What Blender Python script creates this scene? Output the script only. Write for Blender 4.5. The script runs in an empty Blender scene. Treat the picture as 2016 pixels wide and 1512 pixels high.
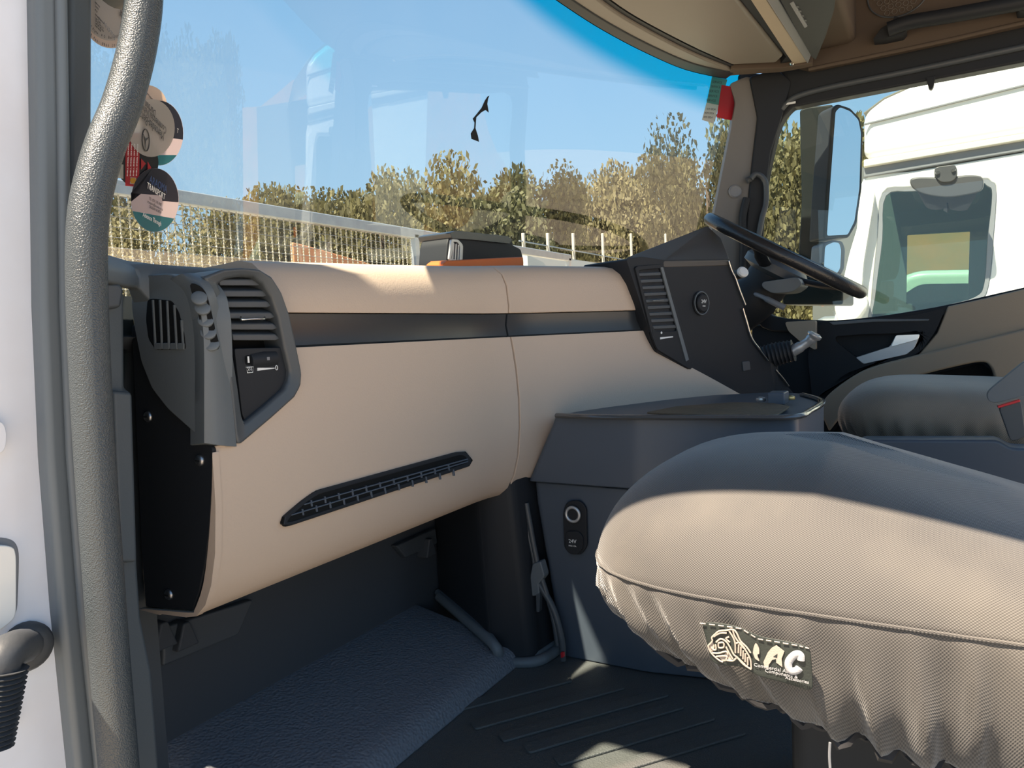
import bpy, bmesh, math, random
from mathutils import Vector, Matrix
random.seed(7)
PI = math.pi
SC = bpy.context.scene
COL = SC.collection
V = Vector

# ------------------------------------------------------------------ camera
# world: x across the cab to the driver's side, y forward, z up; origin at the camera
FPX = 1450.0
YAW, PITCH, ROLL = math.radians(59.9), math.radians(3.8), math.radians(-2.6)
fw = V((math.sin(YAW)*math.cos(PITCH), math.cos(YAW)*math.cos(PITCH), -math.sin(PITCH)))
r0 = V((math.cos(YAW), -math.sin(YAW), 0)); u0 = r0.cross(fw)
RT = r0*math.cos(ROLL)+u0*math.sin(ROLL); UP = RT.cross(fw)
cd = bpy.data.cameras.new('camera'); cam = bpy.data.objects.new('camera', cd); COL.objects.link(cam)
cd.sensor_fit = 'HORIZONTAL'; cd.sensor_width = 36; cd.lens = 36*FPX/2016; cd.clip_start = .02; cd.clip_end = 500
m = Matrix((RT, UP, -fw)).transposed().to_4x4(); cam.matrix_world = m
SC.camera = cam

# ------------------------------------------------------------------ sky, sun, exposure
SUN_TO = V((-.425, .14, .88)).normalized()
w = bpy.data.worlds.new('sky'); SC.world = w; w.use_nodes = True
nt = w.node_tree; bg = nt.nodes['Background']
# clear blue sky, the same all round: pale at the horizon, deeper overhead
tcs = nt.nodes.new('ShaderNodeTexCoord'); sps = nt.nodes.new('ShaderNodeSeparateXYZ'); rmp = nt.nodes.new('ShaderNodeValToRGB')
nt.links.new(tcs.outputs['Generated'], sps.inputs[0]); nt.links.new(sps.outputs['Z'], rmp.inputs['Fac']); nt.links.new(rmp.outputs[0], bg.inputs[0])
cr_ = rmp.color_ramp; cr_.elements[0].position = 0; cr_.elements[0].color = (.56, .77, .93, 1); cr_.elements[1].position = 1; cr_.elements[1].color = (.14, .32, .66, 1)
for p_, c_ in ((.12, (.48, .70, .91)), (.30, (.36, .59, .87)), (.60, (.22, .43, .76))):
    e_ = cr_.elements.new(p_); e_.color = (*c_, 1)
bg.inputs[1].default_value = 1.0
sd = bpy.data.lights.new('sun', 'SUN'); sd.energy = 16.0; sd.angle = math.radians(.6); sd.color = (1, .83, .64)
so = bpy.data.objects.new('sun', sd); COL.objects.link(so)
so.rotation_euler = (-SUN_TO).to_track_quat('-Z', 'Y').to_euler(); so.location = (-6, 4, 8)
vs = SC.view_settings
vs.view_transform = 'Standard'; vs.look = 'None'; vs.gamma = 1; vs.use_curve_mapping = False; vs.exposure = .15
SC.cycles.max_bounces = 12; SC.cycles.transparent_max_bounces = 24; SC.cycles.diffuse_bounces = 6

# ------------------------------------------------------------------ helpers
def ray(px, py): return fw+RT*((px-1008)/FPX)-UP*((py-756)/FPX)
def P(px, py, pl):
    d = ray(px, py)
    if isinstance(pl[0], str):
        return d*(pl[1]/d['xyz'.index(pl[0])])
    p0, n = pl
    return d*(p0.dot(n)/d.dot(n))
def PL(pts, pl): return [P(a, b, pl) for a, b in pts]
def lerp(a, b, t): return a+(b-a)*t
def interp(x, tab):
    if x <= tab[0][0]: return tab[0][1]
    for (a, va), (b, vb) in zip(tab, tab[1:]):
        if x <= b: return va+(vb-va)*(x-a)/(b-a)
    return tab[-1][1]
def smooth(a, b, x):
    t = min(1, max(0, (x-a)/(b-a))); return t*t*(3-2*t)
def catmull(pts, n=8, closed=False):
    pts = [V(p) for p in pts]; N = len(pts); out = []
    rng = range(N) if closed else range(N-1)
    for i in rng:
        if closed: a, b, c, d = pts[i-1], pts[i], pts[(i+1) % N], pts[(i+2) % N]
        else: a, b, c, d = pts[max(i-1, 0)], pts[i], pts[i+1], pts[min(i+2, N-1)]
        for k in range(n):
            t = k/n
            out.append(.5*((2*b)+(c-a)*t+(2*a-5*b+4*c-d)*t*t+(3*b-a-3*c+d)*t**3))
    if not closed: out.append(pts[-1])
    return out
def rnd(pts, r, n=5):
    """round the corners of a closed polygon"""
    pts = [V(p) for p in pts]; N = len(pts); out = []
    for i in range(N):
        p = pts[i]; a = pts[i-1]-p; b = pts[(i+1) % N]-p
        ra = min(r, a.length*.49); rb = min(r, b.length*.49)
        A = p+a.normalized()*ra; B = p+b.normalized()*rb
        for k in range(n+1):
            t = k/n; out.append(A*(1-t)**2+p*2*t*(1-t)+B*t*t)
    return out
def thing(name, label, cat, loc=(0, 0, 0), group=None, kind=None):
    o = bpy.data.objects.new(name, None); COL.objects.link(o); o.location = loc; o.empty_display_size = .05
    tag(o, label, cat, group, kind); return o
def tag(o, label=None, cat=None, group=None, kind=None):
    if label: o['label'] = label
    if cat: o['category'] = cat
    if group: o['group'] = group
    if kind: o['kind'] = kind
    return o
def attach(o, parent):
    if parent is not None:
        o.parent = parent
        if parent.type == 'EMPTY': o.matrix_parent_inverse = Matrix.Translation(-V(parent.location))
def mobj(name, verts, faces, mat, parent=None, smooth=True, bevel=0, seg=2, solid=0, sub=0, ang=35, mats=None, fm=None):
    me = bpy.data.meshes.new(name); me.from_pydata([tuple(v) for v in verts], [], [tuple(f) for f in faces])
    bm = bmesh.new(); bm.from_mesh(me); bmesh.ops.recalc_face_normals(bm, faces=bm.faces); bm.to_mesh(me); bm.free()
    if smooth:
        me.shade_smooth()
        if ang < 179: me.set_sharp_from_angle(angle=math.radians(ang))
    me.materials.append(mat)
    if mats:
        for x in mats: me.materials.append(x)
        for p in me.polygons: p.material_index = fm(p)
    o = bpy.data.objects.new(name, me); COL.objects.link(o); attach(o, parent)
    if solid:
        s = o.modifiers.new('s', 'SOLIDIFY'); s.thickness = solid; s.offset = 0
    if bevel:
        b = o.modifiers.new('b', 'BEVEL'); b.width = bevel; b.segments = seg; b.limit_method = 'ANGLE'; b.angle_limit = math.radians(40)
        b.harden_normals = True
    if sub:
        s = o.modifiers.new('u', 'SUBSURF'); s.levels = sub; s.render_levels = sub
    return o
def prism(name, pts, vec, mat, parent=None, bevel=0, seg=2, **k):
    pts = [V(p) for p in pts]; vec = V(vec); n = len(pts)
    vs_ = pts+[p+vec for p in pts]
    fs = [tuple(range(n)), tuple(range(2*n-1, n-1, -1))]+[(i, (i+1) % n, n+(i+1) % n, n+i) for i in range(n)]
    return mobj(name, vs_, fs, mat, parent, bevel=bevel, seg=seg, **k)
def ringprism(name, outer, inner, vec, mat, parent=None, bevel=0, seg=2, **k):
    """a flat frame: outer and inner outline with the same number of points"""
    vec = V(vec); n = len(outer)
    vs_ = list(outer)+list(inner)+[p+vec for p in outer]+[p+vec for p in inner]
    fs = []
    for i in range(n):
        j = (i+1) % n
        fs += [(i, j, n+j, n+i), (2*n+i, 3*n+i, 3*n+j, 2*n+j), (i, 2*n+i, 2*n+j, j), (n+i, n+j, 3*n+j, 3*n+i)]
    return mobj(name, vs_, fs, mat, parent, bevel=bevel, seg=seg, **k)
def resample(pts, n):
    pts = [V(p) for p in pts]; L = [0]
    for i in range(len(pts)): L.append(L[-1]+(pts[(i+1) % len(pts)]-pts[i]).length)
    out = []; k = 0
    for i in range(n):
        s = L[-1]*i/n
        while L[k+1] < s: k += 1
        t = (s-L[k])/max(1e-9, L[k+1]-L[k]); out.append(pts[k].lerp(pts[(k+1) % len(pts)], t))
    return out
def inset(pts, s):
    c = sum(pts, V())/len(pts); return [c+(p-c)*(1-s/max(1e-6, (p-c).length)) for p in pts]
def box(name, c, s, mat, parent=None, bevel=0, rot=None, seg=2, **k):
    c = V(c); vs_ = []
    for z in (-1, 1):
        for x, y in ((-1, -1), (1, -1), (1, 1), (-1, 1)):
            v = V((x*s[0]/2, y*s[1]/2, z*s[2]/2))
            if rot is not None: v = rot @ v
            vs_.append(c+v)
    fs = [(3, 2, 1, 0), (4, 5, 6, 7), (0, 1, 5, 4), (1, 2, 6, 5), (2, 3, 7, 6), (3, 0, 4, 7)]
    return mobj(name, vs_, fs, mat, parent, bevel=bevel, seg=seg, **k)
def frames(pts, closed=False):
    n = len(pts); T = []
    for i in range(n):
        a = pts[(i-1) % n] if closed or i > 0 else pts[i]; b = pts[(i+1) % n] if closed or i < n-1 else pts[i]
        T.append((b-a).normalized())
    up = V((0, 0, 1)) if abs(T[0].z) < .9 else V((1, 0, 0))
    N = [(up-T[0]*up.dot(T[0])).normalized()]
    for i in range(1, n):
        v = N[-1]-T[i]*N[-1].dot(T[i]); N.append(v.normalized())
    return T, N
def tube(name, pts, r, mat, parent=None, seg=12, closed=False, flat=1.0, caps=True):
    pts = [V(p) for p in pts]; n = len(pts); T, N = frames(pts, closed); vs_ = []
    for i in range(n):
        B = T[i].cross(N[i]); ri = r[i] if isinstance(r, (list, tuple)) else r
        for k in range(seg):
            a = 2*PI*k/seg; vs_.append(pts[i]+N[i]*(math.cos(a)*ri*flat)+B*(math.sin(a)*ri))
    fs = []
    for i in range(n if closed else n-1):
        j = (i+1) % n
        for k in range(seg):
            l = (k+1) % seg; fs.append((i*seg+k, i*seg+l, j*seg+l, j*seg+k))
    if caps and not closed:
        fs.append(tuple(range(seg-1, -1, -1))); fs.append(tuple((n-1)*seg+k for k in range(seg)))
    return mobj(name, vs_, fs, mat, parent, ang=50)
def lathe(name, prof, c, axis, mat, parent=None, seg=24, **k):
    """prof: (radius, height) pairs turned about axis through c"""
    c = V(c); ax = V(axis).normalized(); t = V((0, 0, 1)) if abs(ax.z) < .9 else V((1, 0, 0))
    A = (t-ax*t.dot(ax)).normalized(); B = ax.cross(A); vs_ = []; fs = []
    for r, h in prof:
        for k_ in range(seg):
            a = 2*PI*k_/seg; vs_.append(c+ax*h+A*(r*math.cos(a))+B*(r*math.sin(a)))
    n = len(prof)
    for i in range(n-1):
        for k_ in range(seg):
            l = (k_+1) % seg; fs.append((i*seg+k_, i*seg+l, (i+1)*seg+l, (i+1)*seg+k_))
    fs.append(tuple(range(seg-1, -1, -1))); fs.append(tuple((n-1)*seg+k_ for k_ in range(seg)))
    return mobj(name, vs_, fs, mat, parent, ang=k.pop('ang', 40), **k)
def loft(name, rings, mat, parent=None, closed=True, cap=True, **k):
    n = len(rings[0]); vs_ = [p for r in rings for p in r]; fs = []
    for i in range(len(rings)-1):
        for j in range(n if closed else n-1):
            l = (j+1) % n; fs.append((i*n+j, i*n+l, (i+1)*n+l, (i+1)*n+j))
    if cap and closed:
        fs.append(tuple(range(n-1, -1, -1))); fs.append(tuple((len(rings)-1)*n+j for j in range(n)))
    return mobj(name, vs_, fs, mat, parent, **k)
def text(name, body, size, org, xd, yd, mat, parent=None, align='CENTER', ext=.0002, sx=1.0):
    cu = bpy.data.curves.new(name, 'FONT'); cu.body = body; cu.size = size; cu.align_x = align; cu.align_y = 'CENTER'; cu.extrude = ext
    cu.resolution_u = 2
    t = bpy.data.objects.new(name, cu); COL.objects.link(t)
    dg = bpy.context.evaluated_depsgraph_get(); dg.update()
    me = bpy.data.meshes.new_from_object(t.evaluated_get(dg)); bpy.data.objects.remove(t); bpy.data.curves.remove(cu)
    xd = V(xd).normalized(); yd = V(yd); yd = (yd-xd*yd.dot(xd)).normalized(); zd = xd.cross(yd)
    M = Matrix((xd*sx, yd, zd)).transposed().to_4x4(); M.translation = V(org); me.transform(M)
    me.materials.clear(); me.materials.append(mat)
    o = bpy.data.objects.new(name, me); COL.objects.link(o); attach(o, parent); return o
def dup(o, parent=None, mtx=None):
    c = o.copy(); COL.objects.link(c); c.parent = parent
    for ch in o.children: dup(ch, c)
    return c

# ------------------------------------------------------------------ materials
def mat(name, col, rough=.5, metal=0, spec=.5, bump=None, vary=None, coat=0, sheen=0):
    """bump: (kind, scale, strength); vary: (scale, amount, other colour)"""
    m_ = bpy.data.materials.new(name); m_.use_nodes = True; t = m_.node_tree; b = t.nodes['Principled BSDF']
    b.inputs['Base Color'].default_value = (*col, 1); b.inputs['Roughness'].default_value = rough
    b.inputs['Metallic'].default_value = metal; b.inputs['Specular IOR Level'].default_value = spec
    b.inputs['Coat Weight'].default_value = coat; b.inputs['Sheen Weight'].default_value = sheen
    tc = t.nodes.new('ShaderNodeTexCoord')
    if vary:
        n = t.nodes.new('ShaderNodeTexNoise'); n.inputs['Scale'].default_value = vary[0]; n.inputs['Detail'].default_value = 5
        t.links.new(tc.outputs['Object'], n.inputs['Vector'])
        r = t.nodes.new('ShaderNodeValToRGB'); r.color_ramp.elements[0].position = .5-vary[1]/2; r.color_ramp.elements[1].position = .5+vary[1]/2
        r.color_ramp.elements[0].color = (*col, 1); r.color_ramp.elements[1].color = (*vary[2], 1)
        t.links.new(n.outputs['Fac'], r.inputs['Fac']); t.links.new(r.outputs[0], b.inputs['Base Color'])
    if bump:
        if bump[0] == 'voronoi':
            n = t.nodes.new('ShaderNodeTexVoronoi'); n.feature = 'SMOOTH_F1'; out = n.outputs['Distance']
        else:
            n = t.nodes.new('ShaderNodeTexNoise'); n.inputs['Detail'].default_value = 3; out = n.outputs['Fac']
        n.inputs['Scale'].default_value = bump[1]; t.links.new(tc.outputs['Object'], n.inputs['Vector'])
        k = t.nodes.new('ShaderNodeBump'); k.inputs['Strength'].default_value = bump[2]; k.inputs['Distance'].default_value = bump[3] if len(bump) > 3 else .001
        t.links.new(out, k.inputs['Height']); t.links.new(k.outputs[0], b.inputs['Normal'])
    return m_
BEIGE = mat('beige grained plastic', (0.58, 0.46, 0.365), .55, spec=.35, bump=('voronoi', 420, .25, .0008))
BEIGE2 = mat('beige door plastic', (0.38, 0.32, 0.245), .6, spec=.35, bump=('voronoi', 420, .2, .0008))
DARK = mat('dark grey plastic', (0.065, 0.075, 0.085), .42, spec=.5, bump=('noise', 900, .15, .0004))
DARK2 = mat('charcoal soft plastic', (0.13, 0.15, 0.165), .5, spec=.5, bump=('noise', 700, .2, .0005))
BLACK = mat('black plastic', (0.018, 0.021, 0.026), .55, spec=.3, bump=('noise', 900, .1, .0004))
PIANO = mat('black satin strip', (0.03, 0.036, 0.044), .28, spec=.5)
CONS = mat('blue grey console plastic', (0.078, 0.098, 0.128), .42, spec=.5, bump=('noise', 900, .12, .0004))
RECESS = mat('matt black recess', (.006, .007, .008), .8, spec=.2)
CHROME = mat('brushed chrome', (.75, .75, .74), .22, metal=1)
SILVER = mat('silver paint', (.55, .56, .57), .35, metal=.6)
STEEL = mat('steel screw', (.4, .4, .42), .35, metal=1)
PRINTW = mat('white print', (.8, .82, .82), .5)
PRINTK = mat('black print', (.03, .03, .035), .6)
LEATHER = mat('grained grey rubber', (0.055, 0.066, 0.074), .36, spec=.55, bump=('voronoi', 1000, .7, .0009))
PILLAR = mat('grey pillar trim', (0.085, 0.102, 0.115), .5, spec=.5, bump=('noise', 500, .3, .0006))
SEAL = mat('rubber door seal', (0.14, 0.165, 0.185), .45, spec=.45)
WHITE = mat('dusty white paint', (0.78, 0.83, 0.92), .35, spec=.5, vary=(6, .3, (.70, .70, .74)), coat=.2)
MATM = mat('black rubber floor mat', (0.085, 0.095, 0.1), .55, spec=.45, bump=('noise', 380, .8, .002), vary=(14, .6, (.095, .098, .092)))
CARPET = mat('dark ribbed footwell vinyl', (0.16, 0.175, 0.2), .5, spec=.5, bump=('voronoi', 240, .9, .002))
FIRE = mat('black firewall lining', (0.055, 0.062, 0.072), .6, spec=.3)
HEAD = mat('brown grey headliner', (0.095, 0.072, 0.055), .75, spec=.25, bump=('noise', 300, .2, .0006))
VISOR = mat('grey brown visor', (0.17, 0.152, 0.132), .5, spec=.4)
ORANGE = mat('orange folder', (.75, .16, .025), .5)
WTRUCK = mat('white truck paint', (.80, .80, .77), .3, spec=.5, coat=.3)
GREYP = mat('grey plastic', (.20, .21, .23), .5)
MIRROR = mat('mirror glass', (.85, .88, .9), .02, metal=1)
GALV = mat('galvanised steel', (.42, .46, .48), .45, metal=.4, vary=(12, .5, (.34, .37, .4)))
RED = mat('red plastic', (.6, .02, .03), .4)

def glass(name, tint=(.93, .97, .97), dust=.0, band=None, refl=.075):
    m_ = bpy.data.materials.new(name); m_.use_nodes = True; t = m_.node_tree; t.nodes.remove(t.nodes['Principled BSDF'])
    out = t.nodes['Material Output']; tr = t.nodes.new('ShaderNodeBsdfTransparent'); gl = t.nodes.new('ShaderNodeBsdfGlossy')
    gl.inputs['Roughness'].default_value = .0; lw = t.nodes.new('ShaderNodeLayerWeight'); pw = t.nodes.new('ShaderNodeMath'); pw.operation = 'POWER'; pw.inputs[1].default_value = 5
    fr = t.nodes.new('ShaderNodeMath'); fr.operation = 'MULTIPLY_ADD'; fr.inputs[1].default_value = .92; fr.inputs[2].default_value = refl     # Schlick, both faces of the pane
    t.links.new(lw.outputs['Facing'], pw.inputs[0]); t.links.new(pw.outputs[0], fr.inputs[0])
    tr.inputs['Color'].default_value = (*tint, 1)
    if band:
        tc = t.nodes.new('ShaderNodeTexCoord'); sp = t.nodes.new('ShaderNodeSeparateXYZ'); mr = t.nodes.new('ShaderNodeMapRange'); mr.interpolation_type = 'SMOOTHSTEP'
        mr.inputs['From Min'].default_value = band[0]; mr.inputs['From Max'].default_value = band[1]
        mx = t.nodes.new('ShaderNodeMix'); mx.data_type = 'RGBA'; mx.inputs['A'].default_value = (*tint, 1); mx.inputs['B'].default_value = (*band[2], 1)
        t.links.new(tc.outputs['Object'], sp.inputs[0])
        # the band follows the curved top edge of the pane: its height over x
        ma = t.nodes.new('ShaderNodeMath'); ma.operation = 'MULTIPLY_ADD'; ma.inputs[1].default_value = band[3]
        t.links.new(sp.outputs['X'], ma.inputs[0]); t.links.new(sp.outputs['Z'], ma.inputs[2]); t.links.new(ma.outputs[0], mr.inputs['Value'])
        t.links.new(mr.outputs[0], mx.inputs['Factor']); t.links.new(mx.outputs['Result'], tr.inputs['Color'])
    ms = t.nodes.new('ShaderNodeMixShader'); t.links.new(fr.outputs[0], ms.inputs['Fac']); t.links.new(tr.outputs[0], ms.inputs[1]); t.links.new(gl.outputs[0], ms.inputs[2])
    last = ms
    if dust:
        df = t.nodes.new('ShaderNodeBsdfTranslucent'); df.inputs['Color'].default_value = (.8, .78, .72, 1)
        n = t.nodes.new('ShaderNodeTexNoise'); n.inputs['Scale'].default_value = 5; n.inputs['Detail'].default_value = 8
        tc2 = t.nodes.new('ShaderNodeTexCoord'); t.links.new(tc2.outputs['Object'], n.inputs['Vector'])
        mr2 = t.nodes.new('ShaderNodeMapRange'); mr2.inputs['From Min'].default_value = .3; mr2.inputs['From Max'].default_value = .75
        mr2.inputs['To Min'].default_value = dust*.5; mr2.inputs['To Max'].default_value = dust*1.6; t.links.new(n.outputs['Fac'], mr2.inputs['Value'])
        m2 = t.nodes.new('ShaderNodeMixShader'); t.links.new(mr2.outputs[0], m2.inputs['Fac']); t.links.new(ms.outputs[0], m2.inputs[1]); t.links.new(df.outputs[0], m2.inputs[2]); last = m2
    t.links.new(last.outputs[0], out.inputs['Surface']); return m_
WSGLASS = glass('windscreen glass', (.84, .92, .91), dust=.008, band=(1.295, 1.365, (.004, .58, .74), .27))
SIDEGLASS = glass('side window glass', (.88, .95, .93), dust=.004, refl=.05)
TGLASS = glass('truck window glass', (.50, .64, .60))

def film(name, col, alpha):
    m_ = bpy.data.materials.new(name); m_.use_nodes = True; b = m_.node_tree.nodes['Principled BSDF']
    b.inputs['Base Color'].default_value = (*col, 1); b.inputs['Roughness'].default_value = .4
    t = m_.node_tree; out = t.nodes['Material Output']
    tl = t.nodes.new('ShaderNodeBsdfTranslucent'); tl.inputs['Color'].default_value = (*col, 1)
    ad = t.nodes.new('ShaderNodeMixShader'); ad.inputs['Fac'].default_value = .6; t.links.new(b.outputs[0], ad.inputs[1]); t.links.new(tl.outputs[0], ad.inputs[2])
    tr = t.nodes.new('ShaderNodeBsdfTransparent'); tr.inputs['Color'].default_value = tuple(.5+.5*c for c in col)+(1,)
    ms = t.nodes.new('ShaderNodeMixShader'); ms.inputs['Fac'].default_value = alpha
    t.links.new(tr.outputs[0], ms.inputs[1]); t.links.new(ad.outputs[0], ms.inputs[2]); t.links.new(ms.outputs[0], out.inputs['Surface']); return m_

def weave(name, c1, c2, pitch=.0028, depth=.0006, dirt=None):
    m_ = bpy.data.materials.new(name); m_.use_nodes = True; t = m_.node_tree; b = t.nodes['Principled BSDF']
    b.inputs['Roughness'].default_value = .62; b.inputs['Specular IOR Level'].default_value = .35; b.inputs['Sheen Weight'].default_value = .4; b.inputs['Sheen Roughness'].default_value = .45
    tc = t.nodes.new('ShaderNodeTexCoord'); sp = t.nodes.new('ShaderNodeSeparateXYZ'); t.links.new(tc.outputs['Object'], sp.inputs[0])
    def mth(op, a, b_=None):
        n = t.nodes.new('ShaderNodeMath'); n.operation = op
        for i, x in enumerate((a, b_)):
            if x is None: continue
            if isinstance(x, (int, float)): n.inputs[i].default_value = x
            else: t.links.new(x, n.inputs[i])
        return n.outputs[0]
    k = 2*PI/pitch
    s1 = mth('SINE', mth('MULTIPLY', sp.outputs['Y'], k)); s2 = mth('SINE', mth('MULTIPLY', mth('ADD', mth('MULTIPLY', sp.outputs['X'], .8), sp.outputs['Z']), k))
    pr = mth('MULTIPLY', s1, s2); h = mth('MULTIPLY_ADD', pr, .5); h.node.inputs[2].default_value = .5
    mx = t.nodes.new('ShaderNodeMix'); mx.data_type = 'RGBA'; mx.inputs['A'].default_value = (*c1, 1); mx.inputs['B'].default_value = (*c2, 1); t.links.new(h, mx.inputs['Factor'])
    last = mx.outputs['Result']
    if dirt:
        n = t.nodes.new('ShaderNodeTexNoise'); n.inputs['Scale'].default_value = 7; n.inputs['Detail'].default_value = 6; t.links.new(tc.outputs['Object'], n.inputs['Vector'])
        mr = t.nodes.new('ShaderNodeMapRange'); mr.inputs['From Min'].default_value = .42; mr.inputs['From Max'].default_value = .72; mr.inputs['To Max'].default_value = .55; t.links.new(n.outputs['Fac'], mr.inputs['Value'])
        m2 = t.nodes.new('ShaderNodeMix'); m2.data_type = 'RGBA'; m2.inputs['B'].default_value = (*dirt, 1); t.links.new(last, m2.inputs['A']); t.links.new(mr.outputs[0], m2.inputs['Factor']); last = m2.outputs['Result']
    t.links.new(last, b.inputs['Base Color'])
    bp = t.nodes.new('ShaderNodeBump'); bp.inputs['Strength'].default_value = .6; bp.inputs['Distance'].default_value = depth; t.links.new(h, bp.inputs['Height']); t.links.new(bp.outputs[0], b.inputs['Normal'])
    return m_
FABRIC = weave('woven nylon seat cover', (.026, .026, .028), (.135, .126, .117), dirt=(.15, .137, .118))
FABRIC2 = weave('woven tan seat cover', (.15, .125, .095), (.32, .27, .21), pitch=.004, dirt=(.36, .30, .23))

# ================================================================== THE CAB SHELL
FZ = -.59                                       # cab floor
WS = lambda x, z: 1.12-.48*((x-1.42)/1.08)**2-.2*(z-.1)      # windscreen: y over x and z
def PW(px, py, off=0):
    """the point of the windscreen seen along a ray"""
    d = ray(px, py); lo, hi = .2, 4.0
    for _ in range(50):
        t = (lo+hi)/2; p = d*t
        if p.y < WS(p.x, p.z)-off: lo = t
        else: hi = t
    return d*lo
fl = prism('floor', [V((.20, 1.0, FZ)), V((2.5, 1.0, FZ)), V((2.5, -.9, FZ)), V((.20, -.9, FZ))], (0, 0, -.05), MATM)
tag(fl, 'black rubber floor mat of the truck cab', 'floor', kind='structure')
# ribs of the mat: raised bars running towards the seat
rows = [((852, 1408), (1122, 1338)), ((930, 1432), (1225, 1352)), ((985, 1456), (1310, 1366)), ((1035, 1478), (1340, 1390)), ((1095, 1502), (1400, 1412)), ((1160, 1530), (1460, 1440))]
for a, b in rows:
    A, B = P(*a, ('z', FZ)), P(*b, ('z', FZ)); d = (B-A).normalized(); s = V((-d.y, d.x, 0))*.012
    prism('mat_rib', rnd([A-s, B-s, B+s, A+s], .006, 3), (0, 0, .004), MATM, fl, bevel=.0015)

wf = prism('wall_front', [V((.34, .887, FZ)), V((2.48, .887, FZ)), V((2.48, .887, -.05)), V((.34, .887, -.05))], (0, .03, 0), FIRE)
prism('cowl', [V((.345, .74, .0)), V((.8, .90, .0)), V((1.42, 1.12, .0)), V((2.0, .95, .0)), V((2.46, .62, .0)), V((2.46, .92, -.055)), V((.345, .92, -.055))], (0, 0, .02), FIRE, wf)
tag(wf, 'black lining of the front wall under the dashboard', 'wall', kind='structure')
# bracket webs that show below the fascia
for px in (318, 362, 846):
    q = P(px, 1228 if px < 500 else 1062, ('y', .86))
    prism('bracket', [q, q+V((.010, 0, .0)), q+V((.022, .0, -.035)), q+V((-.012, 0, -.035))], (0, .027, 0), FIRE, wf, bevel=.003)
prism('panel', PL([(322, 1236), (500, 1180), (470, 1250), (322, 1312)], ('y', .872)), (0, .015, 0), DARK, wf, bevel=.003)
prism('panel', PL([(780, 1075), (858, 1040), (862, 1070), (800, 1098)], ('y', .872)), (0, .015, 0), DARK, wf, bevel=.003)

# the low step across the footwell
st_prof = [(.95, FZ), (.95, -.515), (.885, -.518), (.70, -.553), (.672, -.560), (.662, -.568), (.650, FZ)]
rings = [[V((x, y, z)) for y, z in st_prof] for x in (.36, .45, .6, .8, 1.0, 1.12)]
stp = loft('footwell_step', rings, CARPET, closed=True, ang=60, bevel=.004)
tag(stp, 'dark textured step across the passenger footwell', 'step', kind='structure')

# ---- windscreen
nx, nz = 48, 16
vv = []; ff = []
for j in range(nz+1):
    for i in range(nx+1):
        x = lerp(.345, 2.46, i/nx); z = lerp(-.05, .98, j/nz); vv.append(V((x, WS(x, z), z)))
for j in range(nz):
    for i in range(nx): a = j*(nx+1)+i; ff.append((a, a+1, a+nx+2, a+nx+1))
win = mobj('window_1', vv, ff, WSGLASS, ang=180); tag(win, 'large curved windscreen with a blue sun band along its top', 'windscreen', kind='structure')

# ---- left door pillar: painted jamb, seal, inner trim
YJ = ('y', .62)
jam = prism('wall_left', [P(-260, -1000, YJ), P(66, -1000, YJ), P(73, 0, YJ), P(78, 300, YJ), P(82, 600, YJ), P(95, 900, YJ), P(118, 1200, YJ), P(150, 1512, YJ), P(165, 1700, YJ), P(-260, 1700, YJ)], (0, .24, 0), WHITE, bevel=.008, seg=3)
tag(jam, 'dusty white painted door pillar at the passenger side', 'door pillar', kind='structure')
YS = ('y', .605)
def strip(name, edge, wpx, pl, th, m_, par, bev):
    return prism(name, PL(edge, pl)+PL([(a+wpx, b) for a, b in reversed(edge)], pl), th, m_, par, bevel=bev, seg=3)
edge = [(64, -1000), (73, 0), (78, 300), (82, 600), (95, 900), (118, 1200), (150, 1512), (165, 1700)]
strip('door_seal', edge, 44, YS, (0, .12, 0), SEAL, jam, .006)
strip('door_seal', [(a+42, b) for a, b in edge], 22, ('y', .600), (0, .12, 0), SEAL, jam, .005)
edge2 = [(138, -1000), (141, 0), (140, 300), (141, 600), (148, 900), (172, 1200), (200, 1512), (212, 1700)]
strip('pillar_trim', [(a-6, b) for a, b in edge2], 50, ('y', .62), (0, .10, 0), PILLAR, jam, .006)
# lower trim between the grab handle and the dashboard
prism('pillar_trim', PL([(196, 560), (240, 562), (246, 580), (247, 765), (262, 772), (272, 1110), (279, 1215), (300, 1320), (330, 1700), (200, 1700)], ('y', .70)), (0, .10, 0), PILLAR, jam, bevel=.005)
prism('trim_pad', PL([(222, 768), (262, 772), (272, 1108), (235, 1108)], ('y', .685)), (0, .02, 0), PILLAR, jam, bevel=.004)
prism('trim_cap', PL([(196, 555), (238, 557), (246, 572), (240, 606), (196, 612)], ('y', .685)), (0, .02, 0), DARK, jam, bevel=.004)
# pressed recess and small fittings on the painted jamb
YF = ('y', .612)
prism('hinge_pad', rnd(PL([(-40, 832), (4, 826), (15, 848), (13, 884), (-2, 896), (-40, 897)], YF), .006), (0, .02, 0), WHITE, jam, bevel=.003)
sp = prism('striker_plate', rnd(PL([(-90, 1072), (26, 1074), (33, 1090), (33, 1212), (20, 1228), (-30, 1262), (-90, 1262)], YF), .008), (0, .02, 0), WTRUCK, None, bevel=.003)
tag(sp, 'white plate with rounded corner fixed to the door pillar', 'plate')
prism('pad_painted_shadow', rnd(PL([(-90, 1056), (22, 1056), (40, 1076), (40, 1120), (36, 1216), (-30, 1256), (-90, 1256)], ('y', .6195)), .01), (0, .01, 0), GREYP, jam, bevel=.002)  # grey sheet that paints the shade round the edge of the plate
prism('plug', rnd(PL([(18, 1395), (30, 1392), (37, 1412), (30, 1438), (20, 1432), (14, 1412)], ('y', .614)), .006), (0, .015, 0), GREYP, jam, bevel=.003)
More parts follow.
